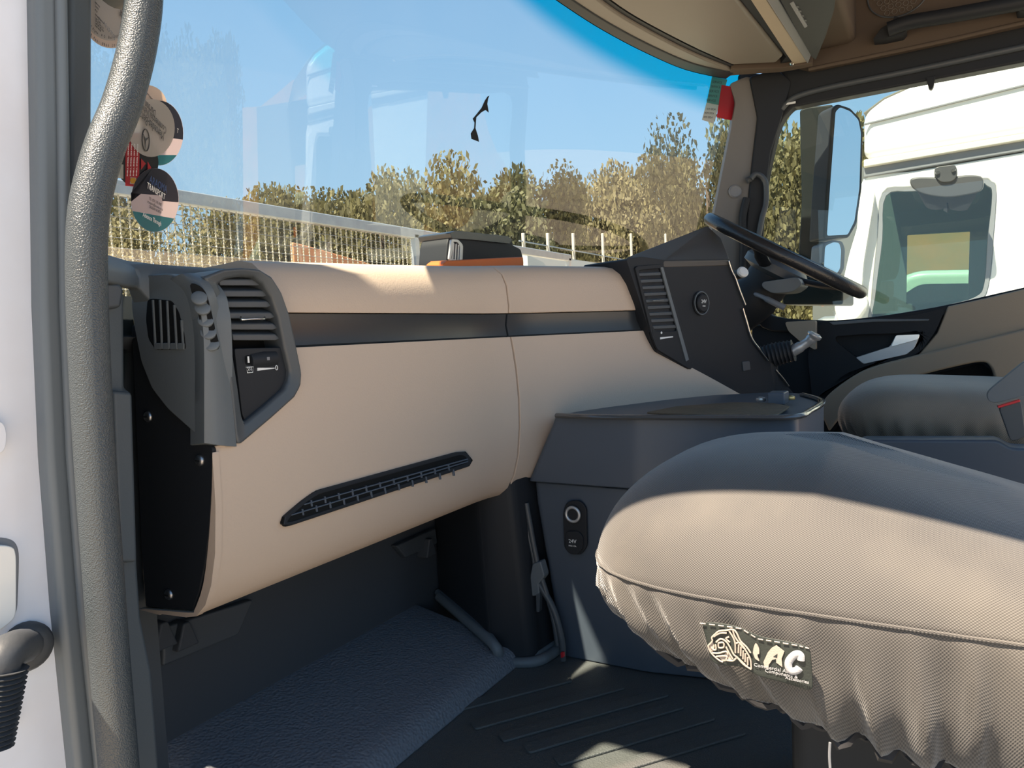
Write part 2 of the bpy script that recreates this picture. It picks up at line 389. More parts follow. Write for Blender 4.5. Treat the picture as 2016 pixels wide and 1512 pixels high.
# rubber cable boot
bt = thing('cable_boot', 'grey rubber cable boot with ribbed sleeve on the white pillar', 'cable boot', P(50, 1270, YJ))
RUB = mat('grey rubber', (.05, .055, .062), .5, bump=('noise', 300, .2))
lathe('flange', [(.019, 0), (.019, .004), (.0165, .009), (.012, .011)], P(50, 1272, ('y', .619)), (-.15, -1, .1), RUB, bt)
pth = catmull([P(48, 1272, ('y', .612)), P(38, 1274, ('y', .590)), P(18, 1282, ('y', .575)), P(2, 1302, ('y', .570)), P(-4, 1330, ('y', .570))], 5)
tube('elbow', pth, [.013]*len(pth), RUB, bt, 14)
rp = []; rr = []
for i in range(61):
    t = i/60; rp.append(P(lerp(2, -14, t), lerp(1318, 1470, t), ('y', .570))); rr.append(.0155-.004*t+.0016*math.cos(i*PI/2.0))
tube('ribbed_sleeve', rp, rr, RUB, bt, 16)

box('kick_panel', (.43, .81, (FZ+.064)/2), (.18, .02, .064-FZ), DARK, jam)
# ---- grab handle
gh = thing('grab_handle', 'long grey leather-grained grab handle curving up the passenger door pillar', 'grab handle', P(230, 1500, ('y', .575)))
pts = [(284, -60), (283, 0), (276, 60), (262, 130), (238, 212), (210, 280), (190, 345), (176, 410), (171, 480), (171, 560), (175, 680), (182, 820), (192, 980), (204, 1140), (216, 1300), (230, 1460), (240, 1580), (246, 1660)]
hp = catmull([P(a, b, ('y', .575)) for a, b in pts], 6)
tube('grip', hp, .0148, LEATHER, gh, 20)
for c, a in ((hp[0], (0, 1, 0)), (hp[-1], (0, 1, 0))):
    lathe('mount', [(.018, -.005), (.018, .03), (.02, .045)], c, a, DARK, gh)

# ================================================================== DASHBOARD
dash = thing('dashboard', 'beige and black truck dashboard stretching from the passenger door', 'dashboard', (1.0, .75, FZ))
DX = lambda x: .65-.46*max(0, x-1.12)+.0 if x > 1.16 else .65-.46*.04*smooth(1.04, 1.16, x)*1.0
ZC = lambda x: interp(x, [(.48, .096), (.9, .113), (1.18, .127), (1.4, .128), (2.6, .128)])
LOWP = [(.0, -.003), (-.003, -.02), (-.008, -.06), (-.011, -.11), (-.010, -.16), (-.004, -.21), (.006, -.245), (.018, -.268), (.034, -.282), (.06, -.288), (.13, -.290), (.13, -.25)]
def xs(a, b, n): return [lerp(a, b, i/n) for i in range(n+1)]
# the vent unit is let into the fascia: its lower and upper outline over x
YB = ('y', .634)
_lo = [P(a_, b_, YB) for a_, b_ in ((466, 878), (472, 878), (540, 820), (582, 782), (594, 760), (596, 735), (597, 680))]
_up = [P(a_, b_, YB) for a_, b_ in ((440, 530), (478, 527), (512, 530), (537, 545), (556, 575), (572, 620), (585, 680))]
LOWTAB = [(p.x, p.z+.003) for p in _lo[:-1]]+[(_lo[-2].x+.003, -.003)]
UPTAB = [(p.x, p.z-.002) for p in _up]
RTAB = [(1.425, -.003)]+[(p.x, p.z+.002) for p in [P(a_, b_, (V((1.431, .502, 0)), V((-.3684, -.9296, 0)))) for a_, b_ in ((1284, 672), (1294, 692), (1362, 732), (1436, 776), (1500, 800))]]
def ztop(x): return min(-.003, interp(x, LOWTAB) if x < 1 else interp(x, RTAB))
def zbot(x): return interp(x, UPTAB) if x < UPTAB[-1][0] else -1
def lower(name, a, b, n):
    rings = []
    lim = [p.x for p in _lo] if a < .6 else [q[0] for q in RTAB]
    for x in sorted(set(xs(a, b, n)+[v for v in lim if a < v < b])):
        zt_ = ztop(x); rings.append([V((x, DX(x)+interp(-min(z, zt_), [(-q[1], q[0]) for q in LOWP[:-2]]) if z > zt_ else DX(x)+dy, min(z, zt_))) for dy, z in LOWP]+[V((x, DX(x)+.12, zt_))])
    return loft(name, rings, BEIGE, dash, closed=True, ang=50, bevel=.0025)
lower('lower_fascia', .494, 1.104, 18); lower('lower_fascia', 1.1085, 1.72, 16)
def upper(name, a, b, n):
    rings = []
    for x in sorted(set(xs(a, b, n)+[p.x for p in _up if a < p.x < b])):
        y = DX(x); zc = ZC(x); back = min(WS(x, .13)-.012, y+.60)
        zb = zbot(x); rings.append([V((x, y+.002, max(zb, .038))), V((x, y+.001, max(zb, .05))), V((x, y+.004, max(zb, zc-.038))), V((x, y+.012, max(zb, zc-.018))), V((x, y+.028, max(zb, zc-.005))), V((x, y+.05, zc)), V((x, min(y+.08, back-.02), zc-.002)), V((x, back, zc-.006)), V((x, back, .038))])
    return loft(name, rings, BEIGE, dash, closed=True, ang=50, bevel=.002)
upper('upper_fascia', .590, 1.104, 18); upper('upper_fascia', 1.1085, 1.425, 10)
rings = []
for x in xs(.385, .589, 9):
    back = WS(x, .12)-.012; y = min(.735 if x < .492 else .705, back-.02)
    zb = .066 if x < .492 else .03
    rings.append([V((x, y+.002, zb)), V((x, y, .076)), V((x, y+.004, .086)), V((x, y+.014, .092)), V((x, back, .098)), V((x, back, zb))])
loft('shoulder', rings, DARK2, dash, closed=True, ang=40, bevel=.003)
def stripd(name, a, b, n):
    rings = []
    for x in xs(a, b, n):
        y = DX(x); rings.append([V((x, y+.006, .0365)), V((x, y+.009, .018)), V((x, y+.006, -.0005)), V((x, y+.03, -.02)), V((x, y+.03, .0365))])
    return loft(name, rings, PIANO, dash, closed=True, ang=50)
stripd('trim_strip', .605, 1.104, 10); stripd('trim_strip', 1.1085, 1.55, 10)

# ---- left end of the dashboard
XE = ('x', .490)
ep = prism('end_panel', rnd(PL([(258, 640), (272, 640), (330, 760), (405, 872), (419, 882), (417, 960), (412, 1040), (404, 1110), (392, 1165), (379, 1203), (286, 1196), (278, 1090), (270, 900)], XE), .004, 3), (.03, 0, 0), BLACK, dash, bevel=.002)
for q in ((293, 820), (395, 906), (334, 1170)):
    c = P(*q, ('x', .4905)); s = lathe('screw', [(.0062, 0), (.0062, .0015), (.0045, .0035), (.002, .004)], c, (-1, 0, 0), STEEL, dash, 16)
    box('screw_slot', c+V((-.0042, 0, 0)), (.001, .006, .0012), RECESS, s)
# beige lip that wraps under the end panel
_in = catmull(PL([(284, 1199), (330, 1203), (376, 1206), (383, 1200), (400, 1150), (411, 1060), (417, 960), (418, 892)], ('x', .4875)), 3)
_out = [V((.4875, .648+interp(-z_, [(-q[1], q[0]) for q in LOWP[:-1]]), z_)) for z_ in (-.105, -.13, -.16, -.19, -.21, -.23, -.245, -.258, -.268, -.276, -.282, -.286, -.289)]+[V((.4875, .745, -.2905)), V((.4875, .785, -.290))]
prism('end_lip', _in+_out, (.008, 0, 0), BEIGE, dash, bevel=.002)
capm = DARK2
cap = prism('end_cap', rnd(PL([(258, 600), (259, 572), (264, 553), (280, 542), (330, 538), (372, 552), (392, 580), (401, 630), (404, 700), (404, 872), (330, 806), (298, 765), (277, 712), (263, 640)], ('x', .484)), .006, 4), (.034, 0, 0), capm, dash, bevel=.004, seg=3)
# ribs of the side demister
g = rnd(PL([(290, 590), (300, 588), (338, 592), (352, 615), (362, 655), (366, 688), (306, 689), (292, 668), (287, 630)], ('x', .4835)), .004, 4)
grl = prism('side_grille', g, (.004, 0, 0), RECESS, cap, bevel=.0005)
for i, (a, b, t0, b0) in enumerate(((298, 303, 590, 686), (312, 316, 590, 687), (326, 330, 592, 687), (340, 345, 600, 688), (354, 358, 630, 688))):
    prism('grille_bar', PL([(a, t0), (a+3, t0), (b+3, b0), (b, b0)], ('x', .4820)), (.003, 0, 0), capm, grl, bevel=.0006)
for k in range(4):
    a = 303+k*15; prism('grille_tooth', rnd(PL([(a+2, 675), (a+13, 675), (a+13, 688), (a+1, 688)], ('x', .4820)), .0015, 3), (.003, 0, 0), capm, grl, bevel=.0005)
# front pillar of the end cap with a row of round nozzles: a bulged strip turning from the side to the front
Lp = [(402, 872), (402, 780), (402, 700), (399, 640), (390, 590), (378, 562), (352, 541)]
Rp = [(466, 879), (456, 780), (446, 700), (434, 625), (424, 580), (408, 552), (385, 538)]
Rx = [None, None, None, None, .497, .496, .496]
Lq = [P(a_, b_, ('x', .480)) for a_, b_ in Lp]; Rq = [P(a_, b_, ('y', .636) if x_ is None else ('x', x_)) for (a_, b_), x_ in zip(Rp, Rx)]
Lq = catmull(Lq, 4); Rq = catmull(Rq, 4); pno = V((-.66, -.75, .05))
rings = []
for l_, r_ in zip(Lq, Rq):
    rings.append([l_, l_.lerp(r_, .25)+pno*.005, l_.lerp(r_, .5)+pno*.007, l_.lerp(r_, .78)+pno*.004, r_, r_+V((0, .05, -.004)), l_+V((.006, .03, -.004))])
pil = loft('end_pillar', rings, DARK2, dash, closed=True, ang=40)
def onpil(px, py, off=.0095):
    best = min(range(len(Lq)), key=lambda k: abs((P_inv(Lq[k])[1]+P_inv(Rq[k])[1])/2-py))
    return P(px, py, (Lq[best].lerp(Rq[best], .5)+pno*off, pno))
def P_inv(p): d_ = p.dot(fw); return (1008+FPX*p.dot(RT)/d_, 756-FPX*p.dot(UP)/d_)
slot = prism('nozzle_slot', catmull([onpil(a_, b_) for a_, b_ in ((374, 562), (388, 560), (404, 574), (414, 605), (424, 650), (432, 682), (420, 690), (403, 686), (397, 650), (387, 605))], 3, True), -pno*.004, RECESS, pil, bevel=.0006)
for a_, b_ in ((392, 586), (399, 606), (405, 630), (410, 654), (416, 677)):
    lathe('nozzle', [(.0075, -.002), (.0075, .0004), (.0066, .0012), (.002, .0014)], onpil(a_, b_), pno+V((0, 0, .45)), DARK2, slot, 18)
# ---- left air vent with bezel
outer = PL([(402, 545), (440, 530), (478, 527), (512, 530), (537, 545), (556, 575), (572, 620), (585, 680), (596, 735), (594, 760), (582, 782), (540, 820), (472, 878), (466, 860), (458, 780), (447, 700), (434, 622), (420, 575)], YB)
inner = PL([(430, 560), (445, 549), (476, 544), (500, 546), (518, 560), (534, 585), (548, 625), (560, 685), (571, 730), (569, 748), (560, 766), (525, 797), (482, 832), (476, 815), (470, 765), (460, 700), (448, 625), (438, 580)], ('y', .638))
N = 90
bz = ringprism('vent_bezel', resample(outer, N), resample(inner, N), (0, .05, 0), DARK, dash, bevel=.0035, seg=3)
prism('vent_back', resample(inset(outer, .003), 60), (0, .02, 0), RECESS, bz).location = (0, .035, 0)
lowp = prism('control_plate', rnd(PL([(462, 686), (556, 684), (571, 730), (569, 748), (560, 766), (525, 799), (484, 832), (477, 815)], ('y', .644)), .003, 3), (0, .02, 0), BLACK, bz, bevel=.001)
for k, (yy, xl, xr) in enumerate(((556, 432, 520), (578, 438, 531), (599, 443, 538), (621, 448, 545), (643, 453, 550), (664, 458, 554))):
    s = prism('vent_slat', PL([(xl, yy-6), (xr-12, yy-6), (xr, yy+3), (xr-12, yy+7), (xl+2, yy+7)], ('y', .644)), (0, .018, .007), DARK, bz, bevel=.0015)
    if k == 3:
        tb = tube('vent_tab', catmull([P(474, yy+4, ('y', .640)), P(477, yy+8, ('y', .635)), P(500, yy+7, ('y', .634)), P(519, yy+7, ('y', .635)), P(521, yy+4, ('y', .640))], 4), .0014, CHROME, s, 8)
ws = prism('wheel_slot', rnd(PL([(482, 700), (541, 696), (543, 714), (484, 719)], ('y', .6435)), .003, 3), (0, .004, 0), RECESS, lowp)
lathe('thumb_wheel', [(.004, -.019), (.010, -.018), (.011, 0), (.010, .018), (.004, .019)], P(512, 708, ('y', .6505)), (1, 0, .04), BLACK, lowp, 20)
box('wheel_mark', P(489, 708, ('y', .6395)), (.0018, .001, .007), PRINTW, lowp)
box('wheel_mark', P(528, 706, ('y', .6395)), (.0035, .001, .0035), GREYP, lowp)
prism('level_wedge', PL([(507, 724), (541, 724), (541, 725.5), (507, 730)], ('y', .6435)), (0, .001, 0), PRINTW, lowp)
text('zero_mark', '0', .0085, P(544.5, 724.5, ('y', .6432)), (1, 0, 0), (0, 0, 1), PRINTW, lowp)
ic = P(492, 728, ('y', .6432))
tube('demist_symbol', [ic+V((a, 0, b)) for a, b in ((-.005, .003), (.005, .003), (.0035, -.003), (-.0035, -.003))], .0005, PRINTW, lowp, 6, closed=True)
for k in (-1, 0, 1): tube('demist_symbol', [ic+V((k*.0022+.0006*(1 if j % 2 else -1), 0, -.001+j*.0014)) for j in range(4)], .0003, PRINTW, lowp, 5)

# ---- long slanted grille in the lower fascia
YG = ('y', .6385)
go = [(556, 1030), (560, 1019), (598, 985), (624, 966), (900, 890), (917, 889), (931, 906), (924, 918), (575, 1034), (562, 1037)]
gi = [(565, 1027), (568, 1021), (604, 989), (628, 973), (902, 897), (913, 896), (923, 907), (918, 912), (576, 1027), (567, 1029)]
gb = ringprism('lower_grille', resample(rnd(PL(go, YG), .004, 3), 80), resample(rnd(PL(gi, YG), .003, 3), 80), (0, .012, 0), BLACK, dash, bevel=.001)
prism('grille_back', PL(go, ('y', .6395)), (0, .004, 0), RECESS, gb)
for t in (.36, .68):
    a0, b0 = (572+8*(1-t), lerp(985, 1026, t)), (922, lerp(897, 912, t))
    if t < .5: a0 = (600, 992)
    prism('grille_rail', PL([a0, b0, (b0[0], b0[1]+2.5), (a0[0], a0[1]+2.5)], ('y', .6375)), (0, .003, 0), CONS, gb, bevel=.0004)
for k in range(24):
    row = k % 2; i = k//2; px = 585+i*27+row*10
    yt = 1000-(px-585)*.262+row*13-8; 
    if px < 610 and row == 0: continue
    prism('grille_bar', PL([(px, yt), (px+2.5, yt-.6), (px+4.5, yt+12), (px+2, yt+12.6)], ('y', .6378)), (0, .003, 0), CONS, gb, bevel=.0003)

# ================================================================== DRIVER'S BINNACLE
pdir = V((.27, -.107, 0)).normalized(); pn = V((-pdir.y, pdir.x, 0)); pn = -pn if pn.y > 0 else pn      # faces the passenger
p0 = V((1.431, .502, 0))
def PC(off): return (p0+pn*.010-pn*off, pn)             # off: how far behind the face
bn = thing('instrument_binnacle', 'black instrument binnacle with vent and knob left of the steering wheel', 'instrument binnacle', (1.6, .5, -.1))
body = prism('housing', rnd(PL([(1233, 510), (1262, 505), (1310, 512), (1437, 510), (1449, 548), (1464, 605), (1482, 668), (1518, 718), (1552, 762), (1585, 800), (1500, 800), (1436, 776), (1362, 732), (1294, 692), (1284, 670), (1262, 600)], PC(0)), .006, 3), -pn*.12, BLACK, bn, bevel=.003)
A, B, C, D, E_ = P(1232, 506, PC(.02)), P(1266, 493, PC(.06)), P(1392, 443, PC(.17)), P(1437, 511, PC(-.001)), P(1310, 513, PC(-.001))
G = P(1420, 470, PC(.17))
dn = V((0, 0, -.015)); T = [A, B, C, G, D, E_]
HOODM = mat('sunlight tinted hood', (.085, .075, .066), .55, bump=('noise', 600, .2, .0005))  # brown of the falling sunlight is painted into the hood colour
hood = mobj('hood', T+[p+dn for p in T], [(0, 1, 5), (1, 2, 3, 4, 5)]+[(i, (i+1) % 6, 6+(i+1) % 6, 6+i) for i in range(6)]+[(11, 10, 9, 8, 7, 6)], HOODM, bn, bevel=.004, seg=3)
vo = rnd(PL([(1250, 524), (1306, 520), (1366, 722), (1360, 728), (1294, 688), (1284, 662)], PC(-.004)), .004, 3)
vi = rnd(PL([(1257, 532), (1300, 528), (1334, 650), (1330, 652), (1291, 652), (1284, 640)], PC(-.004)), .003, 3)
vb = ringprism('vent_bezel', resample(vo, 60), resample(vi, 60), -pn*.01, BLACK, bn, bevel=.001)
prism('vent_back', vo, -pn*.002, RECESS, vb).location = pn*-.004
for k in range(9):
    yy = 538+k*13; xl = 1258+k*3.4; xr = 1301+k*3.7
    s = prism('vent_slat', PL([(xl, yy), (xr, yy-2), (xr, yy+4), (xl+1, yy+6)], PC(-.003)), -pn*.012+V((0, 0, .006)), DARK, vb, bevel=.0008)
    if k == 4: tube('vent_tab', PL([(1285, yy+2), (1306, yy+1)], PC(-.008)), .0012, CHROME, s, 6)
prism('edge_bar', PL([(1301, 526), (1306, 526), (1357, 708), (1351, 712)], PC(-.006)), -pn*.004, DARK2, bn, bevel=.001)
prism('level_mark', PL([(1300, 664), (1325, 662), (1325, 664), (1300, 668)], PC(-.0048)), -pn*.001, PRINTW, vb)
lathe('level_mark', [(.0025, 0), (.0025, .0006)], P(1302, 655, PC(-.0045)), pn, PRINTW, vb, 12)
kc = P(1378, 597, PC(0))
kn = lathe('socket_cap', [(.026, 0), (.026, .003), (.022, .005), (.0215, .0035), (.019, .0035), (.019, .008), (.017, .010)], kc, pn, BLACK, bn, 28)
tube('cap_ring', [kc+pn*.005+pdir*(.024*math.cos(a*2*PI/32))+V((0, 0, .024*math.sin(a*2*PI/32))) for a in range(32)], .0013, DARK2, kn, 6, closed=True)
text('cap_print', '24V', .011, kc+pn*.0105+V((0, 0, .003)), pdir, (0, 0, 1), PRINTW, kn)
text('cap_print', 'max', .006, kc+pn*.0105+V((0, 0, -.006)), pdir, (0, 0, 1), PRINTW, kn)
for seg_ in ([(1434, 514), (1441, 535), (1448, 549), (1456, 572), (1467, 600)], [(1462, 607), (1470, 635), (1480, 667), (1497, 690), (1512, 710)], [(1526, 728), (1540, 744), (1552, 760)]):
    tube('chrome_trim', catmull(PL(seg_, PC(-.004)), 4), .0028, CHROME, bn, 8)
prism('switch', rnd(PL([(1462, 712), (1476, 711), (1478, 728), (1464, 731)], PC(-.003)), .002, 3), -pn*.004, DARK, bn, bevel=.001)

# ---- steering wheel
sw = thing('steering_wheel', 'large dark steering wheel seen edge-on in front of the driver window', 'steering wheel', (2.05, .345, .185))
wc = V((2.05, .348, .178)); wu = V((0, .35, .213)).normalized(); wx = V((1, 0, 0)); wn = V((0, -wu.z, wu.y))
R = .212
tube('rim', [wc+wx*(R*math.cos(a*2*PI/64))+wu*(R*math.sin(a*2*PI/64)) for a in range(64)], .0165, mat('wheel leather', (.022, .022, .024), .32, spec=.6, bump=('voronoi', 300, .4)), sw, 16, closed=True)
lathe('hub', [(.05, -.065), (.085, -.05), (.085, -.03), (.07, -.015), (.03, -.01)], wc, wn, DARK, sw, 28)
for a0 in (.15, PI-.15, -PI/2-.35, -PI/2+.35):
    d = wx*math.cos(a0)+wu*math.sin(a0)
    tube('spoke', catmull([wc+d*.05-wn*.045, wc+d*.12-wn*.03, wc+d*R-wn*.002], 5), [.02]*3+[.016]*4+[.012]*4, BLACK, sw, 10, flat=.5)
col_ = thing('steering_column', 'black shrouded steering column below the steering wheel', 'steering column', (2.05, .45, -.2))
tube('shroud', catmull([wc-wn*.05, wc-wn*.12+V((0, .01, 0)), wc-wn*.22+V((0, .06, 0)), V((2.05, .58, -.16)), V((2.05, .62, -.57))], 5), [.06]*5+[.065]*5+[.06]*11, BLACK, col_, 18)
tube('stalk', catmull([P(1480, 577, ('x', 2.0)), P(1500, 584, ('x', 1.98)), P(1522, 595, ('x', 1.97)), P(1545, 606, ('x', 1.97))], 4), [.006]*6+[.008]*7, GREYP, col_, 10)
tube('stalk', catmull([P(1478, 608, ('x', 2.0)), P(1485, 596, ('x', 2.0)), P(1488, 588, ('x', 2.0))], 4), .004, DARK, col_, 8)
# shroud behind the wheel, lit from the window
prism('lower_shroud', rnd(PL([(1500, 555), (1570, 545), (1580, 560), (1560, 575), (1520, 578), (1500, 566)], ('x', 1.95)), .01), (.12, 0, 0), DARK2, col_, bevel=.008, seg=3)
ik = thing('ignition_button', 'pale round ignition key head beside the binnacle edge', 'key', P(1460, 538, ('x', 1.80)))
kc2 = P(1460, 538, ('x', 1.80))
lathe('head', [(.012, 0), (.0135, .003), (.0135, .008), (.010, .011)], kc2, (-.6, -.6, .4), PRINTW, ik, 20)
tube('barrel', [kc2, kc2+V((.05, .06, -.01))], .012, BLACK, ik, 14)
# ---- parking brake lever with gaiter
pb = thing('brake_lever', 'silver hand lever rising from a black ribbed gaiter right of the binnacle', 'lever', P(1520, 700, ('x', 1.85)))
gpts = []; gr = []
for i in range(25):
    t = i/24; gpts.append(P(lerp(1502, 1562, t), lerp(703, 690, t), ('x', 1.83))); gr.append(.028-.006*abs(t-.4)+.002*math.cos(i*PI/1.5))
tube('gaiter', gpts, gr, BLACK, pb, 16)
lv = catmull(PL([(1556, 694), (1575, 683), (1592, 672), (1602, 662), (1606, 656)], ('x', 1.83)), 4)
tube('handle', lv, [.013]*5+[.011]*4+[.013]*3+[.017]*3+[.012]*2, SILVER, pb, 14)
tube('gaiter_base', [P(1505, 705, ('x', 1.83)), V((1.85, .36, -.22)), V((1.85, .40, -.57))], .03, BLACK, pb, 14)

# ================================================================== CENTRE CONSOLE
def Z_(pts, z): return PL(pts, ('z', z))
cs = thing('centre_console', 'blue grey plastic console with tray top between the dashboard and the seats', 'console', (1.3, .4, FZ))
XC = 1.165; ZT = -.147
tout = PL([(1090, 820), (1130, 811), (1260, 792), (1400, 778), (1520, 772), (1588, 775), (1618, 786), (1622, 793), (1610, 803), (1570, 824), (1400, 823), (1250, 824)], ('z', ZT))
def lowr(p, dz, sx=0): return V((p.x+sx, p.y, p.z+dz))
up_rings = [tout, [lowr(p, -.014) for p in tout], [lowr(p, -.06, -.003) for p in tout], [lowr(p, -.118, -.005) for p in tout]]
# the upper body leans out towards its foot at the front corner
for k, r in enumerate(up_rings):
    f = (0, .1, .5, 1)[k]
    r[0] = r[0]+V((-.004*f, .055*f, 0)); r[1] = r[1]+V((0, .05*f, 0))
loft('upper_body', [rnd(r, .012, 3) for r in reversed(up_rings)], CONS, cs, closed=True, cap=True, ang=40, bevel=.003)
lo1 = [lowr(p, -.121, .006) for p in tout]; lo1[0] += V((0, .05, 0)); lo1[1] += V((0, .05, 0))
lo2 = [V((p.x+.012, p.y, FZ+.002)) for p in lo1]; lo2[0] = P(1108, 1292, ('z', FZ)); 
mid = [a.lerp(b, .12)+V((-.004, 0, 0)) for a, b in zip(lo1, lo2)]
loft('lower_body', [rnd(lo2, .012, 3), rnd(mid, .012, 3), rnd(lo1, .012, 3)], CONS, cs, closed=True, cap=True, ang=40, bevel=.003)
# tray: rim, sunk mat, partition
RIMM = mat('glossy tray rim', (.10, .10, .10), .15, spec=.6, coat=.6)
tube('tray_rim', catmull(Z_([(1096, 818), (1180, 821), (1300, 822), (1440, 822), (1560, 821), (1596, 808), (1617, 794), (1612, 786), (1580, 777)], ZT+.003), 5), .0065, RIMM, cs, 8, flat=.7)
TRAYM = mat('worn brown tray mat', (.16, .12, .075), .6, bump=('voronoi', 160, .6, .001), vary=(20, .5, (.10, .08, .055)))
prism('tray_mat', rnd(PL([(1270, 815), (1330, 803), (1440, 795), (1520, 796), (1556, 803), (1530, 820), (1400, 820)], ('z', ZT+.004)), .01), (0, 0, .003), TRAYM, cs, bevel=.001)
bx_ = box('phone_box', P(1532, 783, ('z', ZT+.014)), (.045, .030, .022), CONS, None, bevel=.003); tag(bx_, 'small dark blue box standing in the console tray', 'box')
for q, lab in (((1498, 790), 'small clear cap lying by the dark box in the console tray'), ((1556, 787), 'small brass coin at the right end of the console tray')):
    c = lathe('coin' if 'coin' in lab else 'cap', [(.008, 0), (.009, .002), (.008, .006), (.004, .008)], P(*q, ('z', ZT+.008)), (0, 0, 1), mat('brass' if 'coin' in lab else 'clear cap', (.6, .45, .2) if 'coin' in lab else (.5, .5, .5), .25, metal=.7), None, 16)
    tag(c, lab, 'coin' if 'coin' in lab else 'cap')
# sockets in the side of the console
XS = lambda px, py, o=0: P(px, py, ('x', XC-.016-o))
sk = prism('socket_plate', rnd([XS(1113, 992), XS(1122, 986), XS(1142, 986), XS(1154, 1000), XS(1155, 1075), XS(1145, 1092), XS(1122, 1092), XS(1110, 1078), XS(1108, 1010)], .006, 3), (.006, 0, 0), BLACK, cs, bevel=.0015)
lc = XS(1129, 1012, .002)
lr = tube('lighter_ring', [lc+V((-.003, .0125*math.cos(a*2*PI/32), .0125*math.sin(a*2*PI/32))) for a in range(32)], .0028, SILVER, sk, 8, closed=True)
lathe('lighter_well', [(.0108, -.012), (.0108, .0015), (.004, .0018)], lc, (-1, 0, 0), BLACK, sk, 24)
cp = prism('socket_flap', rnd([XS(1113, 1050, .004), XS(1118, 1046, .004), XS(1138, 1046, .004), XS(1147, 1056, .004), XS(1147, 1080, .004), XS(1138, 1091, .004), XS(1122, 1091, .004), XS(1113, 1078, .004)], .004, 3), (.006, 0, 0), BLACK, sk, bevel=.0015)
text('flap_print', '24V', .0095, XS(1127, 1066, .0045), (0, -1, 0), (0, 0, 1), PRINTW, cp)
text('flap_print', 'MAX 15A', .0036, XS(1127, 1075, .0045), (0, -1, 0), (0, 0, 1), PRINTW, cp)

# ---- tunnel cover in the corner of the footwell
tn = thing('tunnel_cover', 'black moulded corner cover with flanged foot beside the console', 'corner cover', (1.13, .66, FZ))
def Fp(px, py, z): return P(px, py, ('z', z))
b_ = [P(862, 1168, ('y', .885)), Fp(964, 1262, -.545), Fp(972, 1298, FZ+.008), Fp(1048, 1302, FZ+.008), Fp(1098, 1268, FZ+.008), V((1.30, .62, FZ+.008)), V((1.30, .885, FZ+.07))]
t_ = [V((1.184, .885, -.20)), V((1.11, .74, -.20)), V((1.098, .70, -.20)), V((1.105, .655, -.20)), V((1.16, .645, -.20)), V((1.30, .62, -.20)), V((1.30, .885, -.20))]
loft('cover', [rnd(b_, .014, 3), rnd(t_, .014, 3)], BLACK, tn, closed=True, ang=30)
fo = [P(862, 1166, ('y', .880)), Fp(966, 1256, -.540), Fp(978, 1288, FZ+.012), Fp(1052, 1290, FZ+.012), Fp(1103, 1258, FZ+.012)]
for off, m_, r_ in ((0, DARK2, .0075), (.018, DARK2, .010)):
    tube('flange', catmull([p+V((-off*.7, -off*.7, -.2*off)) for p in fo], 6), r_, m_, tn, 8)
# cables hanging at the console's front corner
cb = thing('cable_bundle', 'bundle of dark cables and clips hanging in front of the console corner', 'cables', Fp(1095, 1300, FZ))
for k, (pp, r_) in enumerate((([(1030, 985), (1040, 1050), (1052, 1110), (1046, 1150)], .004), ([(1036, 990), (1052, 1080), (1064, 1130), (1088, 1210), (1098, 1270)], .005), ([(1042, 1120), (1062, 1150), (1090, 1200), (1106, 1260), (1108, 1300)], .006))):
    tube('cable', catmull(PL(pp, ('x', 1.14)), 5), r_, DARK, cb, 8)
prism('clip', rnd(PL([(1048, 1110), (1064, 1105), (1072, 1135), (1060, 1150), (1062, 1172), (1046, 1175), (1040, 1150)], ('x', 1.132)), .004, 3), (.02, 0, 0), DARK2, cb, bevel=.003)
prism('clip', rnd(PL([(1055, 1170), (1063, 1168), (1062, 1205), (1056, 1205)], ('x', 1.132)), .002, 3), (.01, 0, 0), DARK, cb, bevel=.001)
prism('red_tab', PL([(1103, 1285), (1109, 1285), (1110, 1294), (1104, 1296)], ('x', 1.128)), (.006, 0, 0), RED, cb, bevel=.001)

# ================================================================== SEATS
def cushion_rings(cx, cy, hx, hy, prof, n=320, ex=3.5, tilt=.30, yt=.10, folds=1.0, seed=1, lift=1.0):
    rg = random.Random(seed); ph = [rg.uniform(0, 6.28) for _ in range(6)]; rings = []
    base = []
    for i in range(n):
        a = 2*PI*i/n; c, s = math.cos(a), math.sin(a)
        base.append((math.copysign(abs(c)**(2/ex), c), math.copysign(abs(s)**(2/ex), s)))
    even = resample([V((u_*hx, v_*hy, 0)) for u_, v_ in base], n); base = [(p.x/hx, p.y/hy) for p in even]     # even spacing along the rim
    arc = [0]
    for i in range(n):
        x0, y0 = base[i]; x1, y1 = base[(i+1) % n]; arc.append(arc[-1]+math.hypot((x1-x0)*hx, (y1-y0)*hy))
    for z, ins, amp, w_ in prof:
        r = []
        for i in range(n):
            ux, uy = base[i]; s = arc[i]
            wv = (1-abs(math.sin(s*88+ph[0]+1.6*math.sin(s*11)+z*12)))*1.3-.6+math.sin(s*71+ph[1]+z*20)*.35+math.sin(s*190+ph[2])*.18
            d = ins-amp*folds*wv
            x = cx+ux*(hx-d); y = cy+uy*(hy-d)
            zl = .058*lift*smooth(.0, .34, y)*max(0, min(1, (-.2525-z)/.13))
            r.append(V((x, y, z+zl+tilt*min(0, y-yt)*w_+amp*.22*folds*math.sin(s*170+ph[3]))))
        rings.append(r)
    return rings
def refine(prof, k):
    out = []; pv = [V((a, b, c)) for a, b, c, d in prof]; ww = [d for *_, d in prof]
    cm = catmull(pv, k)
    for i, v in enumerate(cm):
        f = i/k; j = min(int(f), len(ww)-2); out.append((v.x, v.y, max(0, v.z), lerp(ww[j], ww[j+1], f-j)))
    return out
